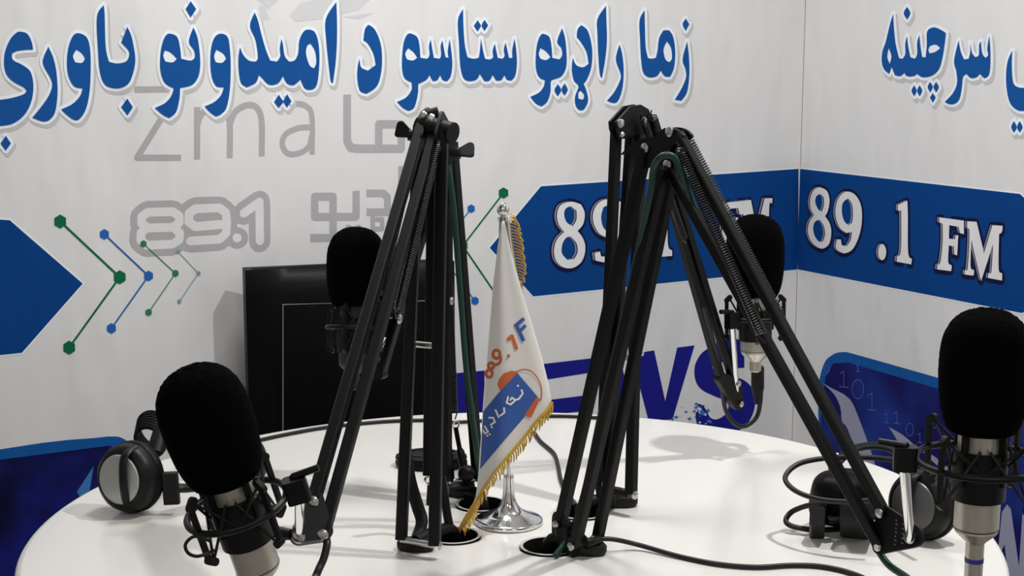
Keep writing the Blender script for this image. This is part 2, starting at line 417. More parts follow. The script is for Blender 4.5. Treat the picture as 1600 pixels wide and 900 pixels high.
H3 = [
 [[(1018,62),(1022,130),(1030,200),(1045,260),(1060,262),(1072,240),(1072,195),(1080,160),(1085,205),(1095,255),(1115,262),(1125,240),(1125,190),(1135,155),(1140,205),(1148,255),(1163,255),(1168,200),(1170,140),(1200,122),(1235,135),(1254,148),(1248,200),(1238,260),(1222,310),(1190,338),(1150,345),(1125,330),(1110,340),(1080,340),(1068,325),(1050,340),(1025,335),(1012,300),(1000,330),(978,310),(967,275),(970,230),(985,185),(1003,110)],[(1176,222),(1185,205),(1210,200),(1228,215),(1205,232),(1180,238)],[(998,215),(1010,250),(1003,285),(992,255)]],
 [[(1080,30),(1095,58),(1080,88),(1065,58)]],
 [[(1112,380),(1123,405),(1112,430),(1100,405)]], [[(1136,380),(1148,405),(1136,430),(1125,405)]],
 [[(1183,365),(1195,388),(1183,412),(1172,388)]], [[(1210,365),(1222,388),(1210,412),(1198,388)]], [[(1195,415),(1208,435),(1195,458),(1182,435)]],
 [[(1447,160),(1452,220),(1452,290),(1445,335),(1425,350),(1405,330),(1390,345),(1365,348),(1345,330),(1330,345),(1325,390),(1315,440),(1295,462),(1270,465),(1248,455),(1285,415),(1303,370),(1300,320),(1290,270),(1310,180),(1320,230),(1335,265),(1355,262),(1362,230),(1362,190),(1370,235),(1385,255),(1400,245),(1402,200),(1410,185),(1415,235),(1430,258),(1442,245),(1438,215)]],
 [[(1550,225),(1548,300),(1555,370),(1580,390),(1615,388),(1660,360),(1680,380),(1680,450),(1640,490),(1600,495),(1570,490),(1540,460),(1525,400),(1522,330),(1530,270)]],
 [[(1557,540),(1570,567),(1557,592),(1545,567)]], [[(1583,540),(1596,567),(1583,592),(1571,567)]],
]
def headline(S, par, groups):
    mb = MB()
    for G, ox in groups:
        for loops in G:
            uv = [lay(S, curve(crop(l, ox, 0))) for l in loops]
            k = abs(S.uv(crop(loops[0], ox, 0)[0][0]+10, 100)[0]-S.uv(crop(loops[0], ox, 0)[0][0], 100)[0])/10   # metres per photo pixel across
            kz = abs(S.uv(crop(loops[0], ox, 0)[0][0], 110)[1]-S.uv(crop(loops[0], ox, 0)[0][0], 100)[1])/10
            wd = 2*5.0*kz
            sg = 1 if S is SB else -1
            sh = [[a+Vector((sg*3*k, -5*kz)) for a in l] for l in uv]
            S.fill(mb, sh[:1], 1, 0); S.ribbon(mb, sh[0], wd*1.12, 1, 0)
            S.ribbon(mb, uv[0], wd, 2, 1)
            S.fill(mb, uv[:1], 3, 1)
            S.fill(mb, uv, 4, 2)
    S.build(mb, 'headline_lettering', [M['shade'], M['white'], M['text']], par)
headline(SA, bannerA, [(H1, 0), (H2, 520)])
headline(SB, bannerB, [(H3, 1040)])

# ---- blue frequency strips
mb = MB()
SA.ribbon(mb, lay(SA, [(1247.2,420.8),(833,463),(765,387),(845,291),(1247.2,263.8)]), .007, 1, 0, False)
SA.fill(mb, [lay(SA, [(765,387),(845,291),(1247.2,263.8),(1247.2,420.8),(833,463)])], 2, 1)
SA.build(mb, 'frequency_strip', [M['white'], M['band']], bannerA)
mb = MB()
SA.ribbon(mb, lay(SA, [(-520,309),(15,344),(129,443),(34,551),(-520,610)]), .007, 1, 0)
SA.fill(mb, [lay(SA, [(-520,309),(15,344),(129,443),(34,551),(-520,610)])], 2, 1)
SA.build(mb, 'arrow_block', [M['white'], M['band']], bannerA)
mb = MB()
bp = [(1247.0,263.4),(1594,303),(1640,345),(1640,470),(1597,489),(1247.0,420.8)]
SB.ribbon(mb, lay(SB, bp), .007, 1, 0, False); SB.fill(mb, [lay(SB, bp)], 2, 1)
SB.build(mb, 'frequency_strip', [M['white'], M['band']], bannerB)

# ---- 89.1 FM numerals
RN = [
 [[(700,38),(725,55),(735,95),(728,140),(715,165),(735,195),(743,235),(735,285),(710,308),(685,305),(655,280),(638,235),(645,190),(665,160),(650,130),(648,90),(660,55),(680,38)],[(692,65),(708,80),(710,115),(700,145),(685,135),(672,105),(675,78)],[(690,180),(708,205),(715,245),(705,278),(688,280),(670,255),(662,220),(670,190)]],
 [[(815,55),(850,70),(875,115),(880,180),(868,250),(840,310),(805,330),(775,320),(762,300),(768,270),(785,268),(790,295),(812,298),(830,270),(835,235),(810,240),(780,215),(762,165),(765,110),(785,70)],[(818,85),(835,110),(840,160),(835,195),(818,205),(800,185),(790,145),(795,105)]],
 [ell(970,325,18,36)],
 [[(1040,115),(1082,95),(1085,160),(1085,300),(1090,345),(1103,355),(1100,380),(1035,368),(1035,345),(1050,335),(1055,290),(1055,200),(1055,140),(1040,140)]],
 [[(1225,170),(1335,185),(1335,245),(1318,240),(1310,212),(1270,205),(1268,265),(1295,268),(1298,250),(1310,250),(1305,340),(1292,335),(1290,300),(1268,295),(1265,370),(1280,385),(1278,410),(1215,402),(1218,380),(1230,370),(1240,280),(1240,200),(1225,190)]],
 [[(1350,188),(1392,190),(1425,330),(1462,205),(1508,208),(1505,235),(1492,245),(1490,400),(1505,420),(1505,452),(1442,440),(1445,420),(1458,410),(1465,290),(1415,445),(1408,440),(1368,270),(1365,390),(1380,405),(1378,430),(1338,425),(1340,405),(1352,395),(1360,240),(1350,215)]],
]
def shift(pts, s, o, t, p): return [(p[0]+(x-o[0])*s[0]+t*(x-o[0]), p[1]+(y-o[1])*s[1]+t*(x-o[0])) for x, y in pts]
LN = [
 [[(1062,100),(1105,112),(1122,150),(1115,200),(1090,230),(1115,265),(1125,310),(1110,365),(1070,395),(1025,392),(992,360),(985,310),(1000,265),(1030,235),(1005,200),(998,155),(1015,115)],[(1060,120),(1085,140),(1085,180),(1068,210),(1040,190),(1030,155),(1038,130)],[(1058,255),(1085,285),(1090,325),(1075,355),(1045,360),(1020,330),(1022,290),(1038,262)]],
 [[(1235,88),(1280,100),(1310,150),(1312,220),(1300,290),(1265,350),(1215,370),(1170,362),(1165,330),(1190,322),(1195,345),(1230,345),(1260,300),(1265,255),(1230,262),(1185,240),(1160,190),(1162,140),(1190,100)],[(1235,110),(1260,140),(1268,190),(1258,232),(1230,240),(1205,215),(1195,170),(1205,125)]],
 [ell(1372,318,20,36)],
 [[(1440,95),(1490,65),(1492,130),(1492,270),(1498,310),(1512,318),(1512,342),(1430,348),(1430,326),(1448,315),(1455,270),(1455,170),(1455,115),(1440,118)]],
]
LF = [
 [[(240,108),(345,96),(345,155),(328,158),(320,128),(280,132),(278,195),(305,192),(308,172),(320,170),(315,262),(302,262),(300,224),(278,226),(275,305),(290,315),(288,340),(225,346),(228,324),(240,318),(250,220),(250,135),(240,130)]],
 [[(345,96),(378,92),(405,230),(438,86),(474,84),(472,108),(460,118),(458,290),(472,302),(470,328),(410,334),(412,312),(426,304),(430,175),(392,335),(385,335),(352,190),(350,310),(364,318),(362,340),(322,344),(324,322),(336,314),(345,140)]],
]
def numerals(S, par, groups, name='frequency_numerals'):
    mb = MB()
    for G, ox, oy in groups:
        for loops in G:
            px = [curve(crop(l, ox, oy), 4, 50) for l in loops]
            uv = [lay(S, l) for l in px]
            gy = [lay(S, [(x-3.4, y-.6) for x, y in l]) for l in px]
            ln = [lay(S, [(x-1.5, y-.3) for x, y in l]) for l in px]
            S.ribbon(mb, lay(S, [(x-1.5, y+.8) for x, y in px[0]]), .017, 3, 0)
            S.fill(mb, gy, 4, 2); S.fill(mb, ln, 5, 0); S.fill(mb, uv, 6, 1)
    S.build(mb, name, [M['navy'], M['num'], M['numgrey']], par)
numerals(SB, bannerB, [(RN[:4], 1040, 280)]); numerals(SB, bannerB, [(RN[4:], 1040, 280)], 'frequency_letters')
numerals(SA, bannerA, [(LN, 520, 280)]); numerals(SA, bannerA, [(LF, 1040, 280)], 'frequency_letters')

# ---- grey watermark lettering
mb = MB()
def stroke(S, mb, pts, px_w, layer, mi, ox=0, oy=0, z=Z, n=0, closed=False, caps=False):
    q = crop(pts, ox, oy, z)
    if n: q = [(v.x, v.y) for v in smooth([Vector((a, b)) for a, b in q], n, closed)]
    uv = lay(S, q); k = abs(S.uv(q[0][0], q[0][1]+10)[1]-S.uv(*q[0])[1])/10
    S.ribbon(mb, uv, px_w*k, layer, mi, closed)
    if caps:
        S.add(mb, [[c+Vector((math.cos(j*PI/6), math.sin(j*PI/6)))*px_w*k/2 for j in range(12)] for c in (uv[0], uv[-1])], layer, mi)
stroke(SA, mb, [(600,400),(802,398),(612,704),(808,704)], 10, .5, 0)
for p in ([(880,478),(880,712)], [(880,560),(900,510),(950,478),(1000,490),(1025,545),(1025,706)], [(1025,560),(1050,500),(1100,470),(1145,480),(1168,540),(1168,698)]):
    stroke(SA, mb, p, 10, .5, 0, n=5 if len(p) > 2 else 0)
stroke(SA, mb, [(1270,490),(1320,464),(1370,476),(1393,525),(1393,690)], 9, .5, 0, n=5)
stroke(SA, mb, [(1393,568),(1330,572),(1275,600),(1260,645),(1285,685),(1335,684),(1378,655),(1393,600)], 9, .5, 0, n=5)
SA.build(mb, 'watermark_lettering', [M['mark']], bannerA); mb = MB()
stroke(SA, mb, [(64,422),(64,630),(80,660),(120,664),(306,664),(306,555),(205,555),(205,664)], 13.5, .5, 0, 520, 0)
SA.build(mb, 'watermark_lettering', [M['mark']], bannerA); mb = MB()
stroke(SA, mb, [(306,742),(306,900)], 11, .5, 0, 520, 0)
stroke(SA, mb, [(150,63),(225,63),(244,80),(244,147)], 12, .5, 0, 520, 280); stroke(SA, mb, [(150,147),(262,147)], 12, .5, 0, 520, 280)
stroke(SA, mb, [(178,160),(178,222),(220,222),(220,180),(178,180)], 8, .5, 0, 520, 280)
stroke(SA, mb, [(1487,265),(1487,78),(1405,78),(1405,168),(1500,168),(1590,168)], 12.5, .5, 0, 0, 280); stroke(SA, mb, [(1385,262),(1487,262)], 12.5, .5, 0, 0, 280)
stroke(SA, mb, [(0,168),(104,168),(104,52)], 12.5, .5, 0, 520, 280)
for cx in (70, 115): SA.fill(mb, [lay(SA, crop(ell(cx, 216, 15, 13), 520, 280))], .5, 0)
SA.build(mb, 'watermark_lettering', [M['mark']], bannerA); mb = MB()
E8 = [(660,148),(770,145),(800,165),(800,195),(770,215),(660,218),(632,198),(632,168)]
E8b = [(655,218),(775,215),(802,240),(800,270),(770,290),(655,295),(628,272),(630,238)]
E9 = [(870,132),(980,128),(1008,150),(1012,190),(1010,240),(980,268),(850,276)]
E9b = [(1010,200),(870,212),(842,190),(844,152),(872,132)]
E1 = [(1088,152),(1158,102),(1160,275)]
for p, cl in ((E8, True), (E8b, True), (E9, False), (E9b, False), (E1, False)): stroke(SA, mb, p, 36, .5, 0, 0, 280, n=0, closed=cl, caps=not cl)
SA.fill(mb, [lay(SA, crop(ell(1058, 262, 50, 48), 0, 280))], .5, 0)
for p, cl in ((E8, True), (E8b, True), (E9, False), (E9b, False), (E1, False)): stroke(SA, mb, p, 14, 1, 1, 0, 280, n=0, closed=cl, caps=not cl)
SA.fill(mb, [lay(SA, crop(ell(1058, 262, 20, 20), 0, 280))], 1, 1)
SA.build(mb, 'watermark_numerals', [M['mark'], M['sheet']], bannerA); mb = MB()
for p in ([(363,0),(395,-6),(420,14),(436,0),(448,-20),(360,-30)], [(452,24),(470,4),(520,-4),(585,-6),(560,16),(500,30),(462,34)], [(404,10),(414,8),(420,30),(411,32)], [(536,26),(585,20),(560,30)]):
    SA.fill(mb, [lay(SA, p)], .5, 2)
SA.build(mb, 'watermark_picture', [M['mark'], M['sheet'], M['mark2']], bannerA)

# ---- node-and-line arrows
def chevron(pts, r, wd, col, name='line_arrow'):
    mb = MB(); stroke(SA, mb, pts, wd, 1.5, 0, z=1)
    for x, y in pts: SA.fill(mb, [lay(SA, [(x+r*math.cos(k*PI/3+.5), y+r*1.05*math.sin(k*PI/3+.5)) for k in range(6)])], 2, 0)
    SA.build(mb, name, M[col], bannerA)
chevron([(94,346),(187,433),(108,543)], 10.5, 3.4, 'green'); chevron([(163,366),(232,431),(174,513)], 8, 2.6, 'blue')
chevron([(224,381),(274,427),(232,488)], 5.6, 1.7, 'green2'); chevron([(278,393),(310,427),(280,471)], 3.6, 1.4, 'teal')
chevron([(786.5,301.5),(723,384),(790,482)], 8.5, 2.8, 'green'); chevron([(736,326),(684,392),(742,470)], 6.5, 1.8, 'blue')
chevron([(690,345),(650,398),(695,458)], 5, 1.5, 'green2')

# ---- big indigo letters at the foot of the left banner
mb = MB()
K = .2875
def nz(p): return [(700+x*K, 520+y*K) for x, y in p]
SA.fill(mb, [lay(SA, nz([(-270,260),(-120,240),(10,440),(10,222),(198,205),(198,470),(80,480),(-120,300),(-120,500),(-270,510)]))], 1, 0)
for e_ in ([(300,195),(780,138),(782,215),(300,292)], [(300,396),(760,338),(738,425),(300,475)], [(300,195),(430,180),(430,500),(300,520)]):
    SA.fill(mb, [lay(SA, nz(e_))], 1, 0)
SA.fill(mb, [lay(SA, nz([(830,130),(930,118),(985,340),(1040,108),(1120,95),(1180,370),(1245,80),(1340,68),(1220,470),(1090,480),(1030,250),(985,490),(880,505)]))], 1, 0)
S_ = [(1610,35),(1500,38),(1420,80),(1370,120),(1340,185),(1345,260),(1380,310),(1450,345),(1500,365),(1525,395),(1510,440),(1460,470),(1420,455),(1400,400),(1360,385),(1345,450),(1370,520),(1480,545),(1600,520),(1660,430),(1665,330),(1620,265),(1545,235),(1470,215),(1435,190),(1440,165),(1490,160),(1530,190),(1610,190)]
SA.fill(mb, [lay(SA, curve(nz(S_), 4))], 1, 0)
random.seed(3)
for k in range(46):
    x, y = random.uniform(1046, 1112), random.uniform(633, 662)
    if k > 22: x, y = random.uniform(1084, 1106), random.uniform(630, 652)
    r = random.uniform(1.2, 4); SA.fill(mb, [lay(SA, [(x-r, y), (x+.3*r, y-r*.7), (x+r, y+.2*r), (x, y+r*.8)])], 2, 2 if k % 2 else 1)
SA.build(mb, 'big_lettering', [M['news'], M['sheet'], M['cyan']], bannerA)

# ---- dark blue picture panels at the foot
mb = MB()
o_ = curve([(-520,796),(0,702),(150,684),(172,682),(190,684),(205,700),(215,760),(205,900),(-520,960)], 4, 65)
SA.fill(mb, [lay(SA, o_)], 1, 0)
SA.fill(mb, [lay(SA, [(-520,812),(0,718),(172,696),(182,702),(160,760),(150,900),(-520,950)])], 2, 1)
SA.fill(mb, [lay(SA, [(120,768),(146,728),(140,765),(128,782)])], 3, 2)
SA.build(mb, 'picture_panel', [M['trim'], M['deep'], M['cyan']], bannerA)
mb = MB()
o_ = curve([(1280,700),(1279,610),(1287,570),(1300,555),(1318,550),(1345,556),(1465,590),(1600,628),(1720,665),(1720,1060),(1420,1000),(1286,960)], 5, 70)
SB.fill(mb, [lay(SB, o_)], 1, 0)
SB.fill(mb, [lay(SB, [(1283,650),(1290,590),(1302,568),(1325,566),(1465,607),(1600,646),(1720,680),(1720,1060),(1284,950)])], 2, 1)
zz = lambda p: [(1260+x*.28887, 520+y*.28887) for x, y in p]
SB.fill(mb, [lay(SB, curve(zz([(90,272),(140,300),(238,360),(300,500),(370,700),(420,900),(330,900),(285,700),(225,520),(195,480),(185,400),(150,330)]), 3, 60))], 3, 2)
SB.fill(mb, [lay(SB, curve(zz([(448,510),(520,550),(590,610),(540,600),(530,640),(520,720),(505,720),(500,610),(480,560)]), 3, 60))], 3, 2)
SB.fill(mb, [lay(SB, zz([(600,615),(690,665),(760,720),(800,770),(760,760),(690,700)]))], 3, 2)
SB.fill(mb, [lay(SB, [(1566,800),(1574,788),(1580,795),(1592,880),(1600,930),(1580,930),(1570,850),(1558,880)])], 3, 2)
SB.fill(mb, [lay(SB, [(1598,803),(1604,808),(1612,900),(1590,930)])], 3, 2)
def bit(cx, cy, s, one):
    if one: stroke(SB, mb, [(cx-s*.25, cy-s*.35), (cx, cy-s*.5), (cx, cy+s*.5)], 1.1, 3, 3, z=1); stroke(SB, mb, [(cx-s*.3, cy+s*.5), (cx+s*.3, cy+s*.55)], 1.1, 3, 3, z=1)
    else: stroke(SB, mb, ell(cx, cy, s*.3, s*.5, 14), 1.1, 3, 3, z=1, closed=True)
for cx, cy, s, o1 in ((1293,577,12,0),(1319,592,24,1),(1341,608,30,0),(1363,627,26,1),(1341,575,10,1),(1386,653,14,1),(1402,652,18,1),(1422,671,20,0),(1438,684,14,1),(1450,690,12,1),(1462,663,10,1),(1483,705,13,0),(1500,665,14,1),(1520,690,18,0)): bit(cx, cy, s, o1)
SB.build(mb, 'picture_panel', [M['trim'], M['deep2'], M['lilac'], M['bits']], bannerB)

# ------------------------------------------------------------------ table
TC = Vector((0.0, 2.058, 0)); TR = .65
HOLES = [(PZ(708, 836), .036), (PZ(753, 787), .036), (PZ(858, 853), .037), (PZ(908, 799), .036)]
table = thing('round_table', 'large round glossy white table with cable holes in the foreground', 'table', (TC.x, TC.y, 0))
cu = bpy.data.curves.new('tt', 'CURVE'); cu.dimensions = '2D'; cu.fill_mode = 'BOTH'
def cloop(c, r, n):
    sp = cu.splines.new('POLY'); sp.points.add(n-1); sp.use_cyclic_u = True
    for k in range(n): sp.points[k].co = (c.x+r*math.cos(2*PI*k/n), c.y+r*math.sin(2*PI*k/n), 0, 1)
cloop(TC, TR, 160)
for c, r in HOLES: cloop(c, r, 40)
cu.extrude = .010; cu.bevel_depth = .009; cu.bevel_resolution = 3; cu.offset = -.009
tmp = bpy.data.objects.new('tt', cu); C.objects.link(tmp)
bpy.context.view_layer.update()
me = bpy.data.meshes.new_from_object(tmp.evaluated_get(bpy.context.evaluated_depsgraph_get()))
bpy.data.objects.remove(tmp)
me.transform(Matrix.Translation((0, 0, TZ-.019)))
for p in me.polygons: p.use_smooth = True
me.set_sharp_from_angle(angle=math.radians(35))
link('tabletop', me, M['table'], table)
zv_ = Vector((0, 0, 1))
for c, r in HOLES:
    o_ = Vector((c.x, c.y, TZ-.07))
    rg = MB().lathe(o_, zv_, [(.0702, r-.003), (.0702, r+.001), (.0710, r+.0016), (.0714, r+.0008), (.0712, r-.001), (.0702, r-.003)], 44, caps=False).obj('cable_hole_ring', M['hole'], table)
    MB().lathe(o_, zv_, [(0, r-.001), (.0705, r-.001), (.0705, r-.003), (.002, r-.003), (.002, .012), (0, .012), (0, r-.001)], 44, caps=False).obj('cable_hole_sleeve', M['rubber'], rg, 'black inner sleeve')
MB().lathe(TC, Vector((0, 0, 1)), [(0, .34), (.03, .34), (.04, .33), (.05, .12), (.10, .075), (.60, .075), (.68, .12), (.712, .30), (.712, .0)], 48).obj('pedestal', M['darkbase'], table)

# ------------------------------------------------------------------ chair
ch0 = PD(549, 560, 3.14); fwd = Vector((.30, -1, 0)).normalized(); side = Vector((-fwd.y, fwd.x, 0)) * -1
side = Vector((1, .30, 0)).normalized(); zv = Vector((0, 0, 1))
cb = Vector((ch0.x, ch0.y, 0))
chair = thing('office_chair', 'black leather office chair with stitched back, tucked in behind the table on the left', 'chair', cb)
ztop = PD(545, 409, 3.14).z
def slabpoly(o, s, u, n, wd, h0, h1, t, name, m, par, rr=.02, bulge=.012):
    """padded rounded slab: wd wide along s, from h0 to h1 along u, t thick along n"""
    mb = MB(); nx, ny = 14, 18; R = {}
    for f in (0, 1):
        for i in range(nx+1):
            for j in range(ny+1):
                a, b = i/nx*2-1, j/ny*2-1
                e = max(abs(a), abs(b)); k = (1-abs(a)**6)*(1-abs(b)**8)
                d = (t/2*(.55+.45*k**.5) + bulge*(1-a*a)*(1-b*b))*(1 if f == 0 else -1)
                R[f, i, j] = mb.bm.verts.new(o+s*(a*wd/2)+u*(h0+(h1-h0)*(b+1)/2)+n*d)
    for f in (0, 1):
        for i in range(nx):
            for j in range(ny): mb.face([R[f, i, j], R[f, i+1, j], R[f, i+1, j+1], R[f, i, j+1]])
    for i in range(nx):
        for j in (0, ny): mb.face([R[0, i, j], R[0, i+1, j], R[1, i+1, j], R[1, i, j]])
    for j in range(ny):
        for i in (0, nx): mb.face([R[0, i, j], R[0, i, j+1], R[1, i, j+1], R[1, i, j]])
    return mb.obj(name, m, par, angle=60)
back_o = cb
bu = Vector((0, 0, 1))
slabpoly(back_o, side, bu, fwd, .418, .50, ztop, .075, 'backrest', M['leather'], chair)
mb = MB()     # piped rectangle on the backrest front
def onback(x, y): return PP(x, y, back_o+fwd*.0505, fwd)
q = [onback(442, 800), onback(442, 476), onback(667, 470), onback(672, 800)]
mb.tube(q, .0016, 6)
mb.obj('stitching', M['stitch'], chair, 'pale grey stitched line')
mb = MB(); mb.tube([cb+side*(-.195)+fwd*.012+Vector((0, 0, ztop-.004)), cb+fwd*.016+Vector((0, 0, ztop-.001)), cb+side*.195+fwd*.012+Vector((0, 0, ztop-.004))], .006, 8, 6)
mb.obj('top_piping', M['leather'], chair)
slabpoly(cb+fwd*.26+Vector((0, 0, .47)), side, fwd, Vector((0, 0, 1)), .46, -.24, .22, .085, 'seat', M['leather'], chair)
MB().bar(cb-fwd*.055+Vector((0, 0, .40)), cb-fwd*.055+Vector((0, 0, .72)), .05, .012, up=fwd).bar(cb-fwd*.055+Vector((0, 0, .405)), cb+fwd*.2+Vector((0, 0, .405)), .05, .012, up=zv).obj('back_bracket', M['plastic'], chair)
cc = cb+fwd*.26
MB().lathe(cc, zv, [(.11, .028), (.26, .028), (.26, .018), (.425, .018)], 24).obj('gas_column', M['chrome'], chair)
for k in range(5):
    a = 2*PI*k/5+.3; d = Vector((math.cos(a), math.sin(a), 0))
    lg = MB().bar(cc+d*.02+Vector((0, 0, .12)), cc+d*.27+Vector((0, 0, .075)), .045, .028, up=zv).obj('star_leg', M['plastic'], chair)
    pz = cc+d*.265+Vector((0, 0, .027)); n = Vector((-d.y, d.x, 0))
    MB().lathe(pz-n*.022, n, [(0, .02), (.004, .027), (.016, .027), (.018, .015), (.026, .015), (.028, .027), (.04, .027), (.044, .02)], 20).bar(pz, pz+Vector((0, 0, .05)), .012, .012).obj('caster', M['plastic'], lg)

# ------------------------------------------------------------------ boom arms
BAR = .0118
def bolt(mb, p, n, r=.0048, h=.004):
    n = n.normalized(); mb.lathe(p, n, [(0, r), (h*.6, r), (h, r*.6), (h, 0)], 14)
def wing(root, p, n, up, name='wing_knob'):
    n = n.normalized(); mb = MB(); mb.lathe(p, n, [(0, .006), (.010, .0075), (.014, .0075)], 16)
    x = n.cross(up).normalized(); u = x.cross(n)
    mb.hull([p+n*.016+u*.002, p+n*.026+u*.010, p+n*.028-u*.002], [.006, .0055, .004], x, .005)
    return mb.obj(name, M['plastic'], root)
def boom(label, basept, lower, upper, springs, elbow, endp, nrm, clamp, bracket, extra=None):
    root = thing('microphone_boom_arm', label, 'microphone arm', basept, 'spring boom arms on the table')
    for a, b, wd in lower: MB().bar(a, b, BAR*wd, BAR*wd*1.05, up=nrm).obj('lower_bar', M['black'], root)
    for a, b, *wd in upper: MB().bar(a, b, BAR*(wd[0] if wd else 1), BAR*1.1, up=nrm).obj('upper_bar', M['black'], root)
    for a, b, R in springs: MB().spring(a, b, R, .0011, (b-a).length/.0034).obj('spring', M['spring'], root)
    for plate in elbow:
        e = MB(); e.prism(*plate) if len(plate) == 3 else e.hull(*plate)
        e.obj('elbow_plate', M['plate'], root)
    en = (endp[0][1]-endp[0][0]).cross(endp[0][2]-endp[0][0]).normalized()
    e = MB().hull(endp[0], endp[1], en, endp[3]).obj('end_plate', M['plate'], root)
    for p in bracket['bolts']:
        mb = MB(); bolt(mb, p[0], p[1], *(p[2:] or ())); mb.obj('bolt', M['steel'], root, 'bare steel bolt')
    # table clamp beside the cable hole
    c, d, ln, wd = clamp                                   # centre of pad on table, direction of its long side
    x = Vector((-d.y, d.x, 0)); z0 = Vector((0, 0, .0005))
    pad = MB(); pad.lathe(c+z0, zv, [(0, .9), (.004, 1.0), (.010, 1.0), (.014, .86), (.015, 0)], 36)
    for v in pad.bm.verts:
        r = v.co-c; r2 = Vector((r.x, r.y, 0)); a = math.atan2(r2.y, r2.x); k = r2.length
        sgn = lambda q: (1 if q >= 0 else -1)*abs(q)**.75
        v.co = c+d*(sgn(math.cos(a))*k*ln/2)+x*(sgn(math.sin(a))*k*wd/2)+Vector((0, 0, r.z))
    pad.obj('clamp_pad', M['rubber'], root)
    h = bracket['hole']
    hz = Vector((h.x, h.y, TZ))
    MB().tube([c+Vector((0, 0, .011)), (c+hz)/2+Vector((0, 0, .013)), hz+Vector((0, 0, .004)), hz-Vector((0, 0, .05))], .009, 10, 4).lathe(hz-Vector((0, 0, .062)), zv, [(0, .022), (.012, .022)], 20).obj('clamp_screw', M['plate'], root)
    for pts, r, fl in bracket['posts']: MB().tube(pts, r, 10, 6, flat=fl).obj('base_bracket', M['plate'], root)
    for a, b, r in bracket['axles']: MB().tube([a, b], r, 12).obj('axle', M['steel'], root, 'grey metal axle')
    return root
V = Vector
# --- A : front left ------------------------------------------------
nA = V((.98, -.2, 0)).normalized()
A1, A2 = PZ(627, 843, .768), PZ(679, 852, .768)
At1, At2 = PY(655, 196, 2.03), PY(691, 200, 2.00)
Aend1, Aend2, Akn = PY(491, 780, 1.62), PY(506, 832, 1.60), PY(468, 836, 1.59)
armA = boom('black spring boom arm in front of the chair, reaching down left to the front microphone', PZ(655, 850),
    [(A1, At1, 1.15), (A2, At2, 1.2), (PY(668, 742, 2.06), PY(676, 200, 2.05), .95)],
    [(Aend1, PY(662, 186, 2.03), 1.3), (Aend2, PY(677, 212, 2.01))],
    [(PY(687, 212, 2.0), PY(619, 498, 1.83), .0050), (PY(652, 212, 2.03), PY(592, 470, 1.85), .0050)],
    [([PY(660, 186, 2.035), PY(672, 180, 2.06), PY(668, 215, 2.01), PY(676, 235, 2.03)], .010, nA, .004), ([PY(690, 186, 2.015), PY(700, 200, 2.04), PY(692, 215, 1.99), PY(700, 232, 2.01)], .010, nA, .004)],
    ([Aend1, Aend2, Akn], [.009, .009, .010], nA, .012), nA,
    (PZ(650, 859), V((1, -.1, 0)).normalized(), .050, .026),
    dict(bolts=[(Aend1+V((0,-.007,0)), V((0,-1,.1)), .006), (Aend2+V((0,-.007,0)), V((0,-1,.1)), .006), (Akn+V((0,-.006,0)), V((0,-1,.1)), .007), (A2+nA*.006, nA, .006), (PY(619, 498, 1.83)+nA*.003, nA, .006), (At2+nA*.006, nA), (PY(674, 184, 2.0), V((0, -1, .3))), (PY(662, 180, 2.02), V((0, -1, .4)))],
         hole=HOLES[0][0], posts=[([PY(633, 700, 2.02), PY(640, 748, 2.03), PY(652, 790, 2.02), PY(659, 815, 2.01), PY(652, 840, 1.99), PZ(650, 857, .758)], .0085, .55), ([PY(690, 745, 2.03), PY(698, 800, 2.02), PZ(704, 832, .755)], .006, 1)],
         axles=[(A1, A2, .0042), (PY(641, 537, 2.01), PY(686, 541, 1.99), .0042)]))
MB().tube([PY(656, 196, 2.03), PY(708, 208, 2.0)], .014, 16).tube([PY(664, 184, 2.05), PY(686, 178, 2.05)], .010, 14).obj('elbow_block', M['plate'], armA)
wing(armA, PY(702, 240, 1.99), V((1, -.15, .05)), V((0, .6, .6))); wing(armA, PY(655, 214, 2.03), V((-1, .1, .2)), V((0, 0, 1)))
MB().torus(PY(670, 750, 2.05), V((0, 1, 0)), .0052, .0016, 24, 8).tube([PY(670, 758, 2.05), PY(668, 790, 2.04)], .0025, 8).obj('spring_hook', M['chrome'], armA, 'bright metal hook')
wing(armA, Akn-nA*.010, -nA, V((0, 0, 1)))
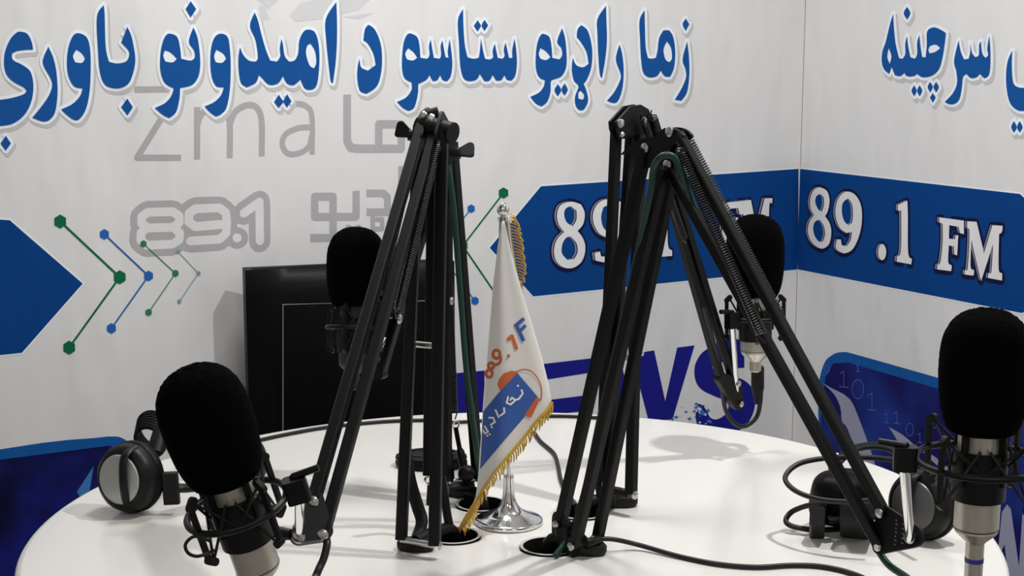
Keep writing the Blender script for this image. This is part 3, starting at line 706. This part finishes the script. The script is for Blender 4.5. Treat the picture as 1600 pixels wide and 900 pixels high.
# --- B : back left --------------------------------------------------
nB_ = V((.58, .81, 0)).normalized(); nBv = V((.95, -.3, 0)).normalized()
B1, B2 = PZ(703, 752, .782), PZ(747, 748, .782)
Bend1, Bend2, Bkn = PY(580, 556, 2.30), PY(596, 584, 2.29), PY(566, 590, 2.31)
armB = boom('black spring boom arm behind, folded steeply toward the microphone in front of the chair', PZ(735, 770),
    [(B1, PY(661, 222, 2.24), .95), (PZ(698, 752, .785), PY(700, 222, 2.22), 1.0), (B2, PY(706, 222, 2.24), 1.2)],
    [(Bend1, PY(686, 205, 2.23)), (Bend2, PY(700, 230, 2.22))],
    [(PY(676, 240, 2.22), PY(604, 470, 2.26), .0045), (PY(698, 330, 2.21), PY(711, 655, 2.2), .0042)],
    [([PY(688, 200, 2.22), PY(705, 205, 2.22), PY(706, 232, 2.22), PY(690, 228, 2.22)], .009, nBv, .004), ([PY(664, 205, 2.25), PY(690, 205, 2.25), PY(700, 232, 2.25)], .009, V((.3, .95, 0)), .004)],
    ([Bend1, Bend2, Bkn], .008, nB_, .014), nB_,
    (PZ(716, 774), V((1, -.55, 0)).normalized(), .062, .028),
    dict(bolts=[(PY(704, 470, 2.19), V((0, -1, 0)), .006), (PY(682, 476, 2.2), V((0, -1, 0)), .003), (PY(705, 205, 2.2), V((0, -1, 0))), (Bend1-nB_*.008, -nB_)],
         hole=HOLES[1][0], posts=[([PY(712, 668, 2.2), PY(718, 700, 2.19), PY(726, 735, 2.18), PZ(732, 768, .76)], [.0035]*7+[.006]*6+[.011]*9, 1), ([PZ(700, 764, .775), PZ(716, 762, .775), PZ(738, 762, .768)], .006, 1)],
         axles=[(B1, B2, .004)]))
MB().torus(PY(712, 664, 2.2), V((0, 1, 0)), .0048, .0015, 24, 8).obj('spring_hook', M['chrome'], armB, 'bright metal hook')
MB().ball(PY(729, 740, 2.17), .0125).obj('pivot_hub', M['plate'], armB)
# --- C : front right ------------------------------------------------
nC = V((.46, .386, 0)).normalized()
C1, C2, C3 = PZ(877, 812, .786), PZ(899, 852, .768), PZ(934, 840, .768)
Ce = PY(1043, 257, 1.86)
Cend1, Cend2, Ckn = PY(1375, 853, 1.63), PY(1380, 800, 1.64), PY(1428, 838, 1.60)
pc = lambda L: [PP(x, y, Ce, nC) for x, y in L]
cpl = smooth(pc([(972,241),(998,219),(1024,213),(1040,200),(1060,203),(1070,216),(1048,228),(1046,240),(1056,258),(1044,272),(1030,262),(1012,262),(1000,252),(984,240)]), 3, True)
armC = boom('black spring boom arm with a green cable, reaching right to the front microphone', PZ(895, 858),
    [(C1, PP(1009, 231, Ce, nC), 1.2), (C2, PP(1036, 262, Ce-nC*.012, nC), 1.1), (C3, PP(1052, 262, Ce+nC*.02, nC), 1.1)],
    [(Cend1, PP(1043, 257, Ce, nC)), (Cend2, PP(1059, 208, Ce, nC))],
    [(PP(1056, 222, Ce-nC*.013, nC), PY(1196, 536, 1.72), .0052), (PP(1072, 210, Ce+nC*.016, nC), PY(1226, 505, 1.78), .0052)],
    [(cpl, nC, .005), ([p+nC*.013 for p in cpl], nC, .004)],
    ([Cend1, Cend2, Ckn], [.009, .008, .012], nC, .005), nC,
    (PZ(918, 865), V((1, -.12, 0)).normalized(), .050, .030),
    dict(bolts=[(PP(1009, 231, Ce-nC*.003, nC), -nC, .006), (PP(1047, 206, Ce-nC*.003, nC), -nC, .006), (PP(1043, 257, Ce-nC*.006, nC), -nC, .0055), (Cend1-nC*.003, -nC, .005), (Cend2-nC*.007, -nC, .0055), (PY(1426, 838, 1.60)-nC*.004, -nC, .007), (C1-nC*.008-V((0,0,.005)), -nC, .0055), (C2-nC*.007, -nC, .0055), (C3-nC*.007, -nC, .005)],
         hole=HOLES[2][0], posts=[([PZ(880, 825, .78), PZ(886, 845, .765), PZ(905, 862, .757)], .012, .7), ([PZ(916, 848, .772), PZ(926, 846, .772), PZ(936, 843, .77)], .0055, 1)],
         axles=[(C2, C3, .0042), (PY(978, 558, 1.93), PY(1002, 551, 1.96), .0045)]))
MB().hull([C1-nC*.004, C1-nC*.004-V((0, 0, .025)), C2-nC*.005], [.012, .012, .009], nC, .004).obj('base_plate', M['plate'], armC)
mb = MB()
enC = (Cend2-Cend1).cross(Ckn-Cend1).normalized()
if enC.dot(CAM-Cend1) < 0: enC = -enC
for q0, n_, ln_ in (((1397, 850), 7, 3.2), ((1408, 848), 6, 5.0)):
    for k in range(n_):
        f = k/n_
        a = PP(q0[0]+3*f, q0[1]-44*f, Cend1+enC*.0032, enC); b = PP(q0[0]+3*f+ln_*(.6+.4*(k % 2)), q0[1]-44*f+1.4, Cend1+enC*.0032, enC)
        mb.bar(a, b, .0014, .0003, up=enC)
mb.obj('faint_marking', M['stitch'], armC, 'worn pale grey marking')
# --- D : back right --------------------------------------------------
nD = V((.70, -.71, 0)).normalized()
De = PY(985, 200, 2.24); D1, D2 = PZ(939, 755, .786), PZ(986, 772, .782)
Dend1, Dend2, Dkn = PY(1126, 590, 2.38), PY(1147, 598, 2.40), PY(1151, 630, 2.41)
pd = lambda L: [PP(x, y, De, nD) for x, y in L]
dpl = pd([(953,202),(952,190),(974,166),(990,163),(1002,170),(1008,186),(1004,206),(985,216),(958,216)])
armD = boom('black spring boom arm behind on the right, bent over toward the microphone near the corner', PZ(945, 780),
    [(D1, PY(963, 198, 2.24), 1.15), (D2, PY(1000, 212, 2.22), 1.2), (PZ(950, 752, .79), PY(985, 208, 2.25), 1.0)],
    [(Dend1, PY(1010, 178, 2.25)), (Dend2, PY(1020, 186, 2.25))],
    [(PY(1002, 178, 2.22), PY(1072, 380, 2.3), .0045), (PY(1018, 172, 2.27), PY(1082, 380, 2.33), .0045)],
    [(dpl, nD, .004), ([p+nD*.012 for p in dpl], nD, .004)],
    ([Dend1, Dend2, Dkn], [.009, .008, .010], nD, .014), nD,
    (PZ(968, 790), V((1, .05, 0)).normalized(), .052, .030),
    dict(bolts=[(PP(969, 193, De+nD*.014, nD), nD, .0065), (PP(971, 210, De+nD*.014, nD), nD, .004), (D1+nD*.007, nD, .0065), (D2+nD*.006, nD, .006), (Dend2+nD*.008, nD), (Dkn+nD*.008, nD)],
         hole=HOLES[3][0], posts=[([PZ(942, 752, .785), PZ(946, 772, .772), PZ(952, 788, .757)], .013, .8), ([PZ(950, 765, .782), PZ(968, 768, .782), PZ(984, 773, .78)], .006, 1)],
         axles=[]))

# ------------------------------------------------------------------ microphones and shock mounts
FOAM = [(.030, 0), (.030, .030), (.034, .0335), (.050, .0385), (.075, .0418), (.100, .0428), (.122, .0418), (.138, .038), (.150, .0315), (.158, .0225), (.1625, .012), (.164, 0)]
def microphone(label, c, ax, sc_=1.0, foam_h=1.0, conn=-.118, bodym='nickel', ext=.016):
    ax = ax.normalized(); t = thing('microphone', label, 'microphone', c, 'microphones on the four boom arms')
    sf = lambda P: [((a-ext if a < -.04 else a)*sc_, r*sc_) for a, r in P]
    F = [(.030+(a-.030)*foam_h, r) for a, r in FOAM]
    f = MB(); f.lathe(c, ax, sf(smooth2(F)), 56)
    for v in f.bm.verts:
        d = v.co-c; v.co = c + d*(1+random.uniform(-.006, .006))
    f.obj('foam_windscreen', M['foam'], t, 'thick black foam windscreen', angle=80)
    MB().lathe(c, ax, sf([(-.066, .009), (-.064, .0105), (-.056, .019), (-.053, .0208), (-.0515, .0205), (-.0505, .0214), (.020, .0214), (.033, .0214)]), 40).obj('body', M[bodym], t)
    MB().lathe(c, ax, sf([(-.0505, .0216), (-.0495, .0216)]), 40).obj('body_seam', M['seam_or_shade'], t)
    cn = MB().lathe(c, ax, sf([(conn, .006), (conn+.002, .0085), (-.070, .0088), (-.0655, .0088)]), 28).obj('connector', M[bodym], t)
    if conn < -.1: MB().lathe(c, ax, sf([(-.0855, .0091), (-.081, .0091)]), 28).obj('connector_band', M['ring'], cn, 'dark blue band')
    return t
def smooth2(P):
    q = smooth([Vector((a, b)) for a, b in P[1:]], 4); return [P[0]]+[(v.x, max(0, v.y)) for v in q]
def shock(label, c, ax, tow, post_to, sc_=1.0, block=True, R=.060):
    """ring mount round the microphone at c; tow = direction of the arm"""
    ax = ax.normalized(); tow = (tow-ax*tow.dot(ax)).normalized(); x = tow; y = ax.cross(x)
    t = thing('shock_mount', label, 'microphone mount', c, 'shock mounts of the four microphones')
    s = sc_; R = R*s
    MB().torus(c, ax, R, .0034*s, 56, 10).obj('outer_ring', M['plastic'], t)
    b = MB(); b.lathe(c, ax, [(-.036*s, .0222*s), (-.037*s, .0255*s), (.010*s, .0262*s), (.012*s, .0225*s), (.011*s, .0222*s)], 40)
    b.obj('inner_basket', M['plastic'], t)
    for k in range(4):
        mb = MB(); el = MB()
        a = PI/4+k*PI/2; d = x*math.cos(a)+y*math.sin(a); tn = ax.cross(d)
        mb.bar(c+d*R-ax*.030*s, c+d*R+ax*.026*s, .004*s, .006*s, up=d)
        mb.hull([c+d*R+ax*.026*s, c+d*(R-.005*s)+ax*.031*s], .004*s, tn, .005*s); mb.hull([c+d*R-ax*.030*s, c+d*(R-.005*s)-ax*.034*s], .004*s, tn, .005*s)
        for sg, z in ((1, .030), (-1, -.034)):
            h = c+d*(R-.004*s)+ax*z*s
            for da in (-.62, .62):
                e = x*math.cos(a+da)+y*math.sin(a+da); el.tube([h, c+e*.026*s+ax*(-.016*sg if sg < 0 else -.004)*s], .0014*s, 6)
        # bars of the basket that reach up the body
        hk = MB()
        hk.bar(c+d*.0245*s-ax*.02*s, c+d*.0245*s+ax*.030*s, .004*s, .008*s, up=d)
        pr = mb.obj('prong', M['plastic'], t); hk.obj('basket_hook', M['plastic'], t); el.obj('elastic_cord', M['rubber'], pr)
    if block:
        bl = c+x*(R+.010*s)
        MB().bar(bl-ax*.012*s, bl+ax*.012*s, .016*s, .022*s, up=x).tube([c+x*R, bl], .006*s, 10).obj('mount_block', M['plastic'], t)
        MB().tube([bl-ax*.010*s, post_to], .0052*s, 14).obj('swivel_post', M['chrome'], t, 'bright metal swivel post')
        MB().tube([bl+ax*.013*s, bl+ax*.013*s+y*.002*s, bl+ax*.016*s+x*.026*s], .0035*s, 10).obj('lock_lever', M['plastic'], t)
    return t
# front left
axA = V((-.25, -.20, 1)).normalized(); cA = PD(370, 791, 1.47)
microphone('front left microphone with black foam windscreen, leaning beside the left headphones', cA, axA, 1.0, .86)
smA = shock('black shock mount cradling the front left microphone', cA, axA, V((1, .12, 0)), Akn, 1.0, R=.048)
MB().tube([PD(330,846,1.42), PD(305,838,1.41), PD(290,850,1.41), PD(294,864,1.41), PD(310,869,1.41), PD(335,860,1.42)], .0016, 8, 8).obj('elastic_loop', M['rubber'], smA, 'thin loose loop hanging below')
# back left
axB = V((0.02, .22, 1)).normalized(); cB = PD(554, 512, 2.30)
microphone('black foam covered microphone in front of the chair back', cB, axB, 1.02, .86, -.09, 'seam_or_shade', 0)  # nickel body here; its shade is put into the dark body colour
shock('shock mount hanging in front of the chair, holding the foam covered microphone there', cB, axB, V((.7, .4, 0)), Bkn, 1.0, R=.040)
# front right
axC = V((0, -.02, 1)).normalized(); cC = PD(1531, 720, 1.50)
microphone('front right microphone at the right edge, black foam over a champagne metal body', cC, axC, 1.0, .885)
shock('black ring shock mount around the microphone at the right edge', cC, axC, V((-1, .12, 0)), Ckn-nC*.008, 1.0)
# back right
axD = V((-.02, .05, 1)).normalized(); cD = PD(1180, 495, 2.44)
microphone('black foam covered microphone hanging near the corner, behind the right boom arm', cD, axD, 1.06, .9, -.082, 'nickel', 0)
shock('shock mount near the corner holding the microphone behind the right boom arm', cD, axD, V((-.7, -.6, 0)), Dkn, 1.0, R=.044)

# ------------------------------------------------------------------ cables
def cable(label, pts, r=.0032, m='cable', name='cable', sm=8):
    o = MB().tube(pts, r, 10, sm).obj(name, M[m]); return tag(o, label, 'cable', 'cables on the table and the arms')
zt = TZ+.0035
CONN_A = cA-axA*.132; CONN_C = cC-axC*.132
cable('black microphone cable hanging from the left arm\'s lower tip, off the table front', [PY(508, 836, 1.60)+V((0, .006, -.004)), PY(511, 850, 1.59), PY(506, 872, 1.58), PY(498, 890, 1.57), PY(488, 915, 1.545), PD(468, 975, 1.50), PD(440, 1015, 1.47), PD(418, 1010, 1.455), CONN_A], .0042)
cable('black cable snaking over the table from the right arm base to the front', [PZ(936, 842, .768), PZ(960, 843, .766), PZ(1000, 852, .757), PZ(1060, 869, zt), PZ(1120, 881, zt), PZ(1180, 886, zt), PZ(1240, 883, zt), PZ(1290, 886, zt), PZ(1340, 899, zt), PZ(1390, 925, zt)], .0032)
cable('short black cable curling from behind the flag toward the right arm base', [PZ(835, 676, zt), PZ(845, 690, zt), PZ(865, 708, zt), PZ(872, 728, zt), PZ(876, 748, zt), PZ(884, 766, zt), PZ(900, 790, zt)], .0032)
cable('black cable lying along the far left rim of the table', [PZ(395, 690, zt), PZ(440, 680, zt), PZ(500, 669, zt), PZ(560, 662, zt), PZ(620, 657.5, zt), PZ(690, 656, zt)], .0030)
cable('black cable lying along the far rim of the table behind the flag', [PZ(690, 661, zt), PZ(760, 657, zt), PZ(830, 652, zt), PZ(870, 650, zt), PZ(930, 652.5, zt), PZ(965, 657, zt)], .0030)
gc = [PZ(868, 868, .755), PZ(880, 852, .762), PZ(897, 820, .785), PY(915, 760, 1.95), PY(938, 650, 1.93), PY(968, 520, 1.9), PY(1000, 380, 1.865), PY(1016, 300, 1.84), PY(1021, 264, 1.83), PY(1030, 247, 1.82), PY(1043, 242, 1.82), PY(1055, 248, 1.82), PY(1066, 270, 1.82), PY(1082, 318, 1.83), PY(1112, 385, 1.82), PY(1150, 452, 1.80), PY(1205, 548, 1.765), PY(1290, 700, 1.71), PY(1340, 795, 1.675), PY(1366, 848, 1.65), PY(1388, 882, 1.62), PY(1425, 910, 1.575), PD(1462, 965, 1.54), PD(1500, 1000, 1.52), PD(1524, 995, 1.505), CONN_C]
cable('dark green cable running up and over the front right boom arm', gc, .0040, 'greencable', sm=6)
cable('dark green cable clipped along the back left boom arm', [PY(700, 258, 2.2), PY(706, 300, 2.195), PY(712, 360, 2.19), PY(719, 450, 2.185), PY(727, 560, 2.17), PY(737, 645, 2.15), PY(745, 705, 2.14), PZ(752, 772, .756)], .0042, 'greencable')
cbD = cable('black cable looping below the microphone near the corner, back up its arm', [PY(1189, 606, 2.44), PY(1188, 628, 2.44), PY(1182, 652, 2.44), PY(1164, 666, 2.43), PY(1146, 660, 2.42), PY(1133, 638, 2.41), PY(1128, 600, 2.39), PY(1120, 555, 2.365), PY(1100, 480, 2.33)], .0036)
t = MB().lathe(PY(1184, 572, 2.45), V((.02, 0, -1)), [(0, .009), (.004, .0105), (.036, .0105), (.05, .007), (.062, .005)], 20).obj('plug', M['rubber'], cbD)
MB  # coil round the right headphones
coil = []
for k in range(0, 45):
    a = 2*PI*k/22+PI*.1; f = k/44
    cx, cy = 1318, 757+ (1-f)*8
    coil.append(PY(cx+92*math.cos(a)*(1-.1*f), 768+37*math.sin(a)+55*f*(1 if True else 0)-10, 1.96-.05*math.sin(a)))
HB = .0
coil = [PY(1455,735,1.93), PY(1415,722,1.98), PY(1360,715,2.03), PY(1300,715,2.05), PY(1250,724,2.04), PY(1227,745,2.02), PY(1240,765,1.99), PY(1275,779,1.96), PY(1320,784,1.94), PY(1370,781,1.93)]
cable('black cable arching in a high loop around the right headphones', coil, .0036)
coil = [PZ(1290,787,.80), PZ(1262,790,.79), PZ(1237,800,.775), PZ(1228,814,.765), PZ(1240,823,.76), PZ(1275,828,.757), PZ(1320,826,.757), PZ(1370,820,.757), PZ(1400,816,.757)]
cable('black cable looping low on the table around the right headphones', coil, .0038)

# ------------------------------------------------------------------ headphones
def cup(root, c, ax, R, depth, name='ear_cup', silver='silver'):
    """ear cup whose outer shell faces ax; cushion on the other side"""
    ax = ax.normalized()
    sh = MB().lathe(c, ax, [(0, R*.9), (0, R*1.0), (depth*.35, R*1.0), (depth*.6, R*.93), (depth*.75, R*.8), (depth*.78, R*.72)], 44).obj(name, M['plastic'], root)
    pts = [(-.022+.011*math.cos(a)*1.0+.011, R*.80+R*.22*math.sin(a)) for a in [PI*k/8 for k in range(-8, 9)]]
    MB().torus(c-ax*.008, ax, R*.82, R*.24, 44, 14).obj('ear_cushion', M['leather'], sh)
    m = MB().lathe(c, ax, [(depth*.70, R*.76), (depth*.84, R*.70), (depth*.95, R*.45), (depth*1.0, 0)], 40)
    m.obj('shell_disc', M[silver], sh, 'dull silver outer disc' if silver == 'silver' else None)
    return sh
h1c = PZ(206, 800, TZ)+V((0, 0, .051)); h1 = thing('headphones', 'black headphones with a silver outer disc, standing on the table left edge', 'headphones', V((h1c.x, h1c.y, TZ)))
ax1 = V((-.50, -1, .12)).normalized()
cup(h1, h1c, ax1, .048, .030)
u1 = ax1.cross(zv).normalized()
MB().tube([h1c+zv*.046+ax1*.002+u1*-.012, h1c+zv*.034+ax1*.026+u1*-.013, h1c+ax1*.034+u1*-.016, h1c-zv*.032+ax1*.026+u1*-.014, h1c-zv*.043+ax1*.008+u1*-.012], .0065, 10, 6, flat=.5).obj('yoke', M['plastic'], h1)
h2c = h1c+V((.135, .10, -.004))
cup(h1, h2c, V((.55, .9, .05)), .044, .028, silver='plastic')
arc = [h1c+V((.030, .02, .030)), h1c+V((.035, .08, .062)), h1c+V((.065, .13, .070)), h1c+V((.11, .15, .055)), h2c+V((.02, .03, .03))]
MB().tube(arc, .011, 12, 8, flat=.4).obj('headband', M['leather'], h1)
mb = MB()
for k in range(7): mb.torus(PY(234, 690, 2.28)+V((.0, .006*k, .0015*k)), V((.35, 1, .2)), .024+.0008*k, .0035, 30, 8)
mb.obj('headband_pad', M['leather'], h1)
MB().tube([h1c+V((.046, -.002, -.012)), h1c+V((.066, -.006, -.014)), h1c+V((.085, .01, -.018)), h1c+V((.12, .05, -.02))], .009, 10, 5, flat=.7).bar(h1c+V((.060, -.012, -.035)), h1c+V((.058, -.012, .010)), .022, .012).obj('slider_bracket', M['plastic'], h1)

g1 = PZ(1312, 826, TZ)+V((0, 0, .043)); h2 = thing('headphones', 'black headphones lying on the right side of the table inside a coiled cable', 'headphones', V((g1.x, g1.y, TZ)))
axg = V((.62, -.75, .0)).normalized()
# left cup: squat padded cup seen from its side
MB().lathe(g1+V((0, 0, -.030)), V((.08, -.05, 1)), smooth2([(0, 0), (.0, .034), (.012, .0385), (.036, .0385), (.052, .036), (.062, .028), (.067, .014), (.068, 0)]), 40, 1.15, .95).obj('ear_cushion', M['leather'], h2, angle=70)
MB().bar(PZ(1277, 806, .79), PZ(1277, 829, .757), .020, .028).obj('slider', M['plastic'], h2)
MB().tube([PZ(1290, 812, .78), PZ(1330, 812, .775), PZ(1370, 805, .775), PZ(1400, 795, .78)], .009, 10, 5, flat=.5).obj('headband_arm', M['plastic'], h2)
MB().bar(PZ(1338, 803, .80), PZ(1338, 828, .757), .042, .03).obj('slider', M['plastic'], h2)
g2 = PZ(1446, 848, TZ)+V((0, .02, .047))
axr = V((-.72, -.62, .12)).normalized()
cup(h2, g2, axr, .046, .030, silver='dsilver')
ur = axr.cross(zv).normalized()
MB().tube([g2+zv*.045, g2+zv*.036+axr*.026, g2+axr*.034, g2-zv*.034+axr*.024, g2-zv*.044], .006, 10, 6, flat=.5).obj('yoke', M['plastic'], h2)
MB().tube([g2+V((-.01, .02, .040)), g2+V((-.03, .06, .060)), g2+V((-.075, .075, .056)), g2+V((-.11, .05, .035)), g1+V((.03, .03, .028))], .010, 12, 8, flat=.45).obj('headband', M['leather'], h2)

# flat padded black object behind the left arms
o = thing('headphones', 'flat black padded oval ear pad lying on the table behind the left arm\'s bars', 'headphones', PZ(672, 730))
pc_ = PZ(674, 728)
MB().lathe(pc_+V((0, 0, .0005)), zv, [(0, .052), (.004, .056), (.008, .056), (.009, .0545), (.012, .0545), (.013, .056), (.017, .055), (.020, .048), (.021, 0)], 48, 1.0, .62).obj('ear_cushion', M['leather'], o)
MB().torus(pc_+V((0, 0, .020)), zv, .040, .003, 40, 8, sx=1.0, sy=.6).obj('seam', M['plastic'], o)

# ------------------------------------------------------------------ flag
fb = PZ(795, 817)
flag = thing('table_flag', 'white satin table flag with gold fringe on a chrome stand', 'flag', fb)
MB().lathe(fb, zv, smooth2([(0, 0), (.0005, .0455), (.004, .047), (.007, .045), (.010, .037), (.014, .027), (.020, .0175), (.030, .011), (.042, .0082), (.055, .007), (.068, .0068), (.0685, .0035)]), 48).obj('stand_base', M['chrome'], flag, 'polished chrome trumpet base')
ptop = PY(786, 332, fb.y)
MB().tube([fb+V((0, 0, .06)), ptop], .0028, 12).obj('pole', M['chrome'], flag)
MB().lathe(ptop, zv, [(-.012, .006), (-.006, .007), (-.004, .004), (.000, .0075), (.004, .0085), (.008, .0075), (.012, .004), (.013, .0015), (.0135, 0)], 24).obj('finial', M['chrome'], flag)
FY = fb.y
Ledge = [(345, 784), (385, 778), (440, 771), (500, 766), (560, 761), (620, 756), (680, 752), (740, 748), (775, 744), (800, 735), (824, 722)]
Redge = [(345, 788), (370, 793), (400, 800), (440, 811), (500, 829), (560, 847), (600, 857), (628, 862), (640, 861)]
def interp(T, y):
    if y <= T[0][0]: return T[0][1]
    for (a, p), (b, q) in zip(T, T[1:]):
        if y <= b: return p+(q-p)*(y-a)/(b-a)
    return T[-1][1]
BOT = [(722, 824), (735, 806), (745, 782), (760, 756), (780, 730), (800, 706), (820, 682), (840, 656), (855, 640), (862, 629)]
def gdepth(x, y):
    """cloth surface: soft cone that bulges toward the viewer"""
    yy = min(y, 640); l = interp(Ledge, y); r = interp(Redge, min(y, 640))
    u = max(0, min(1.15, (x-l)/max(r-l, 4))); v = (y-345)/480
    return FY - .006 - .055*v*(math.sin(PI*min(1, max(0, u*.9+.05)))**.8) - .010*v*math.sin(u*7+.5) - .02*v
def gp(x, y, off=0): return PY(x, y, gdepth(x, y)-off)
mb = MB(); NU, NV = 26, 60; G = {}
for j in range(NV+1):
    y0 = 345+(j/NV)*(824-345)
    for i in range(NU+1):
        # right end of each row follows the right edge, then the diagonal hem
        l = interp(Ledge, y0)
        if y0 <= 629: r = interp(Redge, y0)
        else: r = interp([(yy, xx) for xx, yy in BOT[::-1]], y0)
        x = l+(max(r-l, .5))*i/NU
        G[i, j] = mb.bm.verts.new(gp(x, y0))
for j in range(NV):
    for i in range(NU): mb.face([G[i, j], G[i+1, j], G[i+1, j+1], G[i, j+1]])
fo = mb.obj('cloth', M['cloth'], flag, angle=80)
sm_ = fo.modifiers.new('thickness', 'SOLIDIFY'); sm_.thickness = .0008; sm_.offset = 0
# back fold of the cloth, falling straight down from the pole
mb = MB(); G = {}
for j in range(31):
    y = 338+(j/30)*112
    for i in range(9):
        l = interp([(338, 780), (370, 779), (450, 792)], y); r = interp([(338, 795), (380, 800), (450, 812)], y)
        G[i, j] = mb.bm.verts.new(PY(l+(r-l)*i/8, y, FY+.006+.004*math.sin(i*1.6)))
for j in range(30):
    for i in range(8): mb.face([G[i, j], G[i+1, j], G[i+1, j+1], G[i, j+1]])
fo = mb.obj('cloth_fold', M['cloth'], flag, angle=80); sm_ = fo.modifiers.new('thickness', 'SOLIDIFY'); sm_.thickness = .001
# printing on the cloth
def onflag(mb, loops, mi, off):
    mb.mi = mi
    V_, E_ = [], []; st = 4.0
    for l in loops:
        b0 = len(V_)
        for (x0, y0), (x1, y1) in zip(l, l[1:]+l[:1]):
            n = max(1, int(math.hypot(x1-x0, y1-y0)/st))
            V_ += [Vector((x0+(x1-x0)*k/n, y0+(y1-y0)*k/n)) for k in range(n)]
        E_.append(list(range(b0, len(V_))))
    xs, ys = [v.x for v in V_], [v.y for v in V_]
    gx = min(xs)+2
    while gx < max(xs):
        gy = min(ys)+2
        while gy < max(ys): V_.append(Vector((gx, gy))); gy += st
        gx += st
    q = [V_[i] for i in E_[0]]
    if sum(q[i-1].x*q[i].y-q[i-1].y*q[i].x for i in range(len(q))) < 0: E_[0] = E_[0][::-1]
    vo, eo, fo, ov, oe, of = delaunay_2d_cdt(V_, [], E_[:1], 0, 1e-4)
    vs = [mb.bm.verts.new(gp(v.x, v.y, off)) for v in vo]
    for f, src in zip(fo, of):
        if src: mb.face([vs[k] for k in f])
    for v in vs:
        if not v.link_faces: mb.bm.verts.remove(v)
def fstroke(mb, pts, wd, mi, off, n=0):
    P = [Vector(p) for p in pts]
    if n: P = smooth(P, n)
    for a, b in zip(P, P[1:]):
        d = (b-a).normalized(); q = Vector((-d.y, d.x))*wd/2; e = d*wd*.3
        onflag(mb, [[tuple(v) for v in (a-q-e, b-q+e, b+q+e, a+q-e)]], mi, off)
f3 = lambda p: [(720+x/3, 560+y/3) for x, y in p]
f5 = lambda p: [(520+x*Z, 280+y*Z) for x, y in p]
mb = MB()
onflag(mb, [f3([(265,68),(362,182),(300,272),(190,400),(90,520),(98,380),(105,248),(180,158)])], 0, .0012)
onflag(mb, [f3([(355,182),(372,190),(330,278),(298,268)])], 1, .0014)
onflag(mb, [f3([(178,100),(200,72),(235,58),(268,62),(262,70),(186,152),(172,125)])], 1, .0014)
fstroke(mb, f3([(262,62),(300,52),(340,68),(370,112),(380,160),(374,200)]), 1.8, 1, .0014, 4)
fstroke(mb, f5([(815,655),(850,625)]), 5.6, 0, .0014); fstroke(mb, f5([(818,650),(850,718)]), 6, 0, .0014); fstroke(mb, f5([(830,682),(858,655)]), 5, 0, .0014)
fstroke(mb, f5([(783,715),(800,700),(820,756)]), 5.4, 1, .0014); onflag(mb, [f5(ell(784, 789, 8, 8, 10))], 1, .0014)
def fring(cx, cy, rx, ry, wd): fstroke(mb, f5(ell(cx, cy, rx, ry, 14)+[(cx+rx, cy)]), wd, 1, .0014)
fring(730, 782, 16, 19, 4.2); fstroke(mb, f5([(745,785),(750,805),(742,822),(725,830)]), 4.2, 1, .0014, 3)
fring(706, 833, 12, 14, 4); fring(697, 868, 14, 17, 4.2)
for p in ([(285,148),(290,165),(272,190),(258,194)], [(222,180),(215,208),(234,216),(256,196),(240,184),(232,196)], [(203,232),(204,254),(186,268)], [(163,242),(178,276)], [(132,278),(152,278),(160,298),(140,312)], [(112,318),(128,344),(112,352),(104,336)]):
    fstroke(mb, f3(p), 2.8, 2, .0020)
for x, y in ((268,128),(146,322),(124,362),(136,356)): onflag(mb, [f3(ell(x, y, 5, 5, 8))], 2, .0020)
mb.obj('printed_emblem', [M['fblue'], M['forange'], M['fwhite']], flag, angle=80)
# gold fringe: twisted loops along the hem, and along the upright fold behind
mb = MB(); random.seed(11)
hem = smooth([Vector(p) for p in BOT], 12)
for i, p in enumerate(hem):
    d = hem[min(i+1, len(hem)-1)]-hem[max(i-1, 0)]; d.normalize(); k = i/len(hem)
    ln = 14+random.uniform(-2, 3); dr = Vector((.30-.25*k+random.uniform(-.15, .15), 1)).normalized()
    if i % 2 == 0:
        a = p; b = p+dr*ln; q = Vector((1.6, .4))
        mb.tube([gp(a.x, a.y, .002), gp((a.x+b.x)/2+1.2, (a.y+b.y)/2, .003+random.uniform(0, .002)), gp(b.x, b.y, .002), gp((a.x+b.x)/2+2.2, (a.y+b.y)/2, .001), gp(a.x+1.5, a.y-1, .001)], .0008, 5, 3)
mb.tube([gp(p.x, p.y, .002) for p in hem], .0022, 6)
mb.obj('fringe', M['gold'], flag, 'gold bullion fringe along the slanting hem'); mb = MB()
for i in range(25):
    y = 334+i*4.9; x = interp([(330, 797), (380, 801), (420, 806), (458, 813)], y); ln = interp([(330, 8), (350, 14), (380, 17), (420, 15), (458, 2)], y)+random.uniform(-2, 2)
    a, m_, b = PY(x, y, FY+.006), PY(x+ln*.6, y+2, FY+.003), PY(x+ln, y+9+random.uniform(-2, 2), FY+.004)
    mb.tube([a, m_, b, PY(x+ln*.5, y+7, FY+.008), PY(x, y+4, FY+.008)], .0009, 5, 3)
mb.obj('fringe', M['gold'], flag, 'gold bullion fringe beside the pole'); mb = MB()
for i in range(26):
    t = i/25; x, y = 735-20*t+random.uniform(-3, 3), 795+34*t
    mb.tube([gp(x+8, y-10, .001), gp(x+3, y-2, .003), gp(x+random.uniform(-3, 3), y+5, .002)], .001, 5, 3)
mb.obj('fringe_tip', M['gold'], flag, 'gathered gold fringe at the lowest corner')
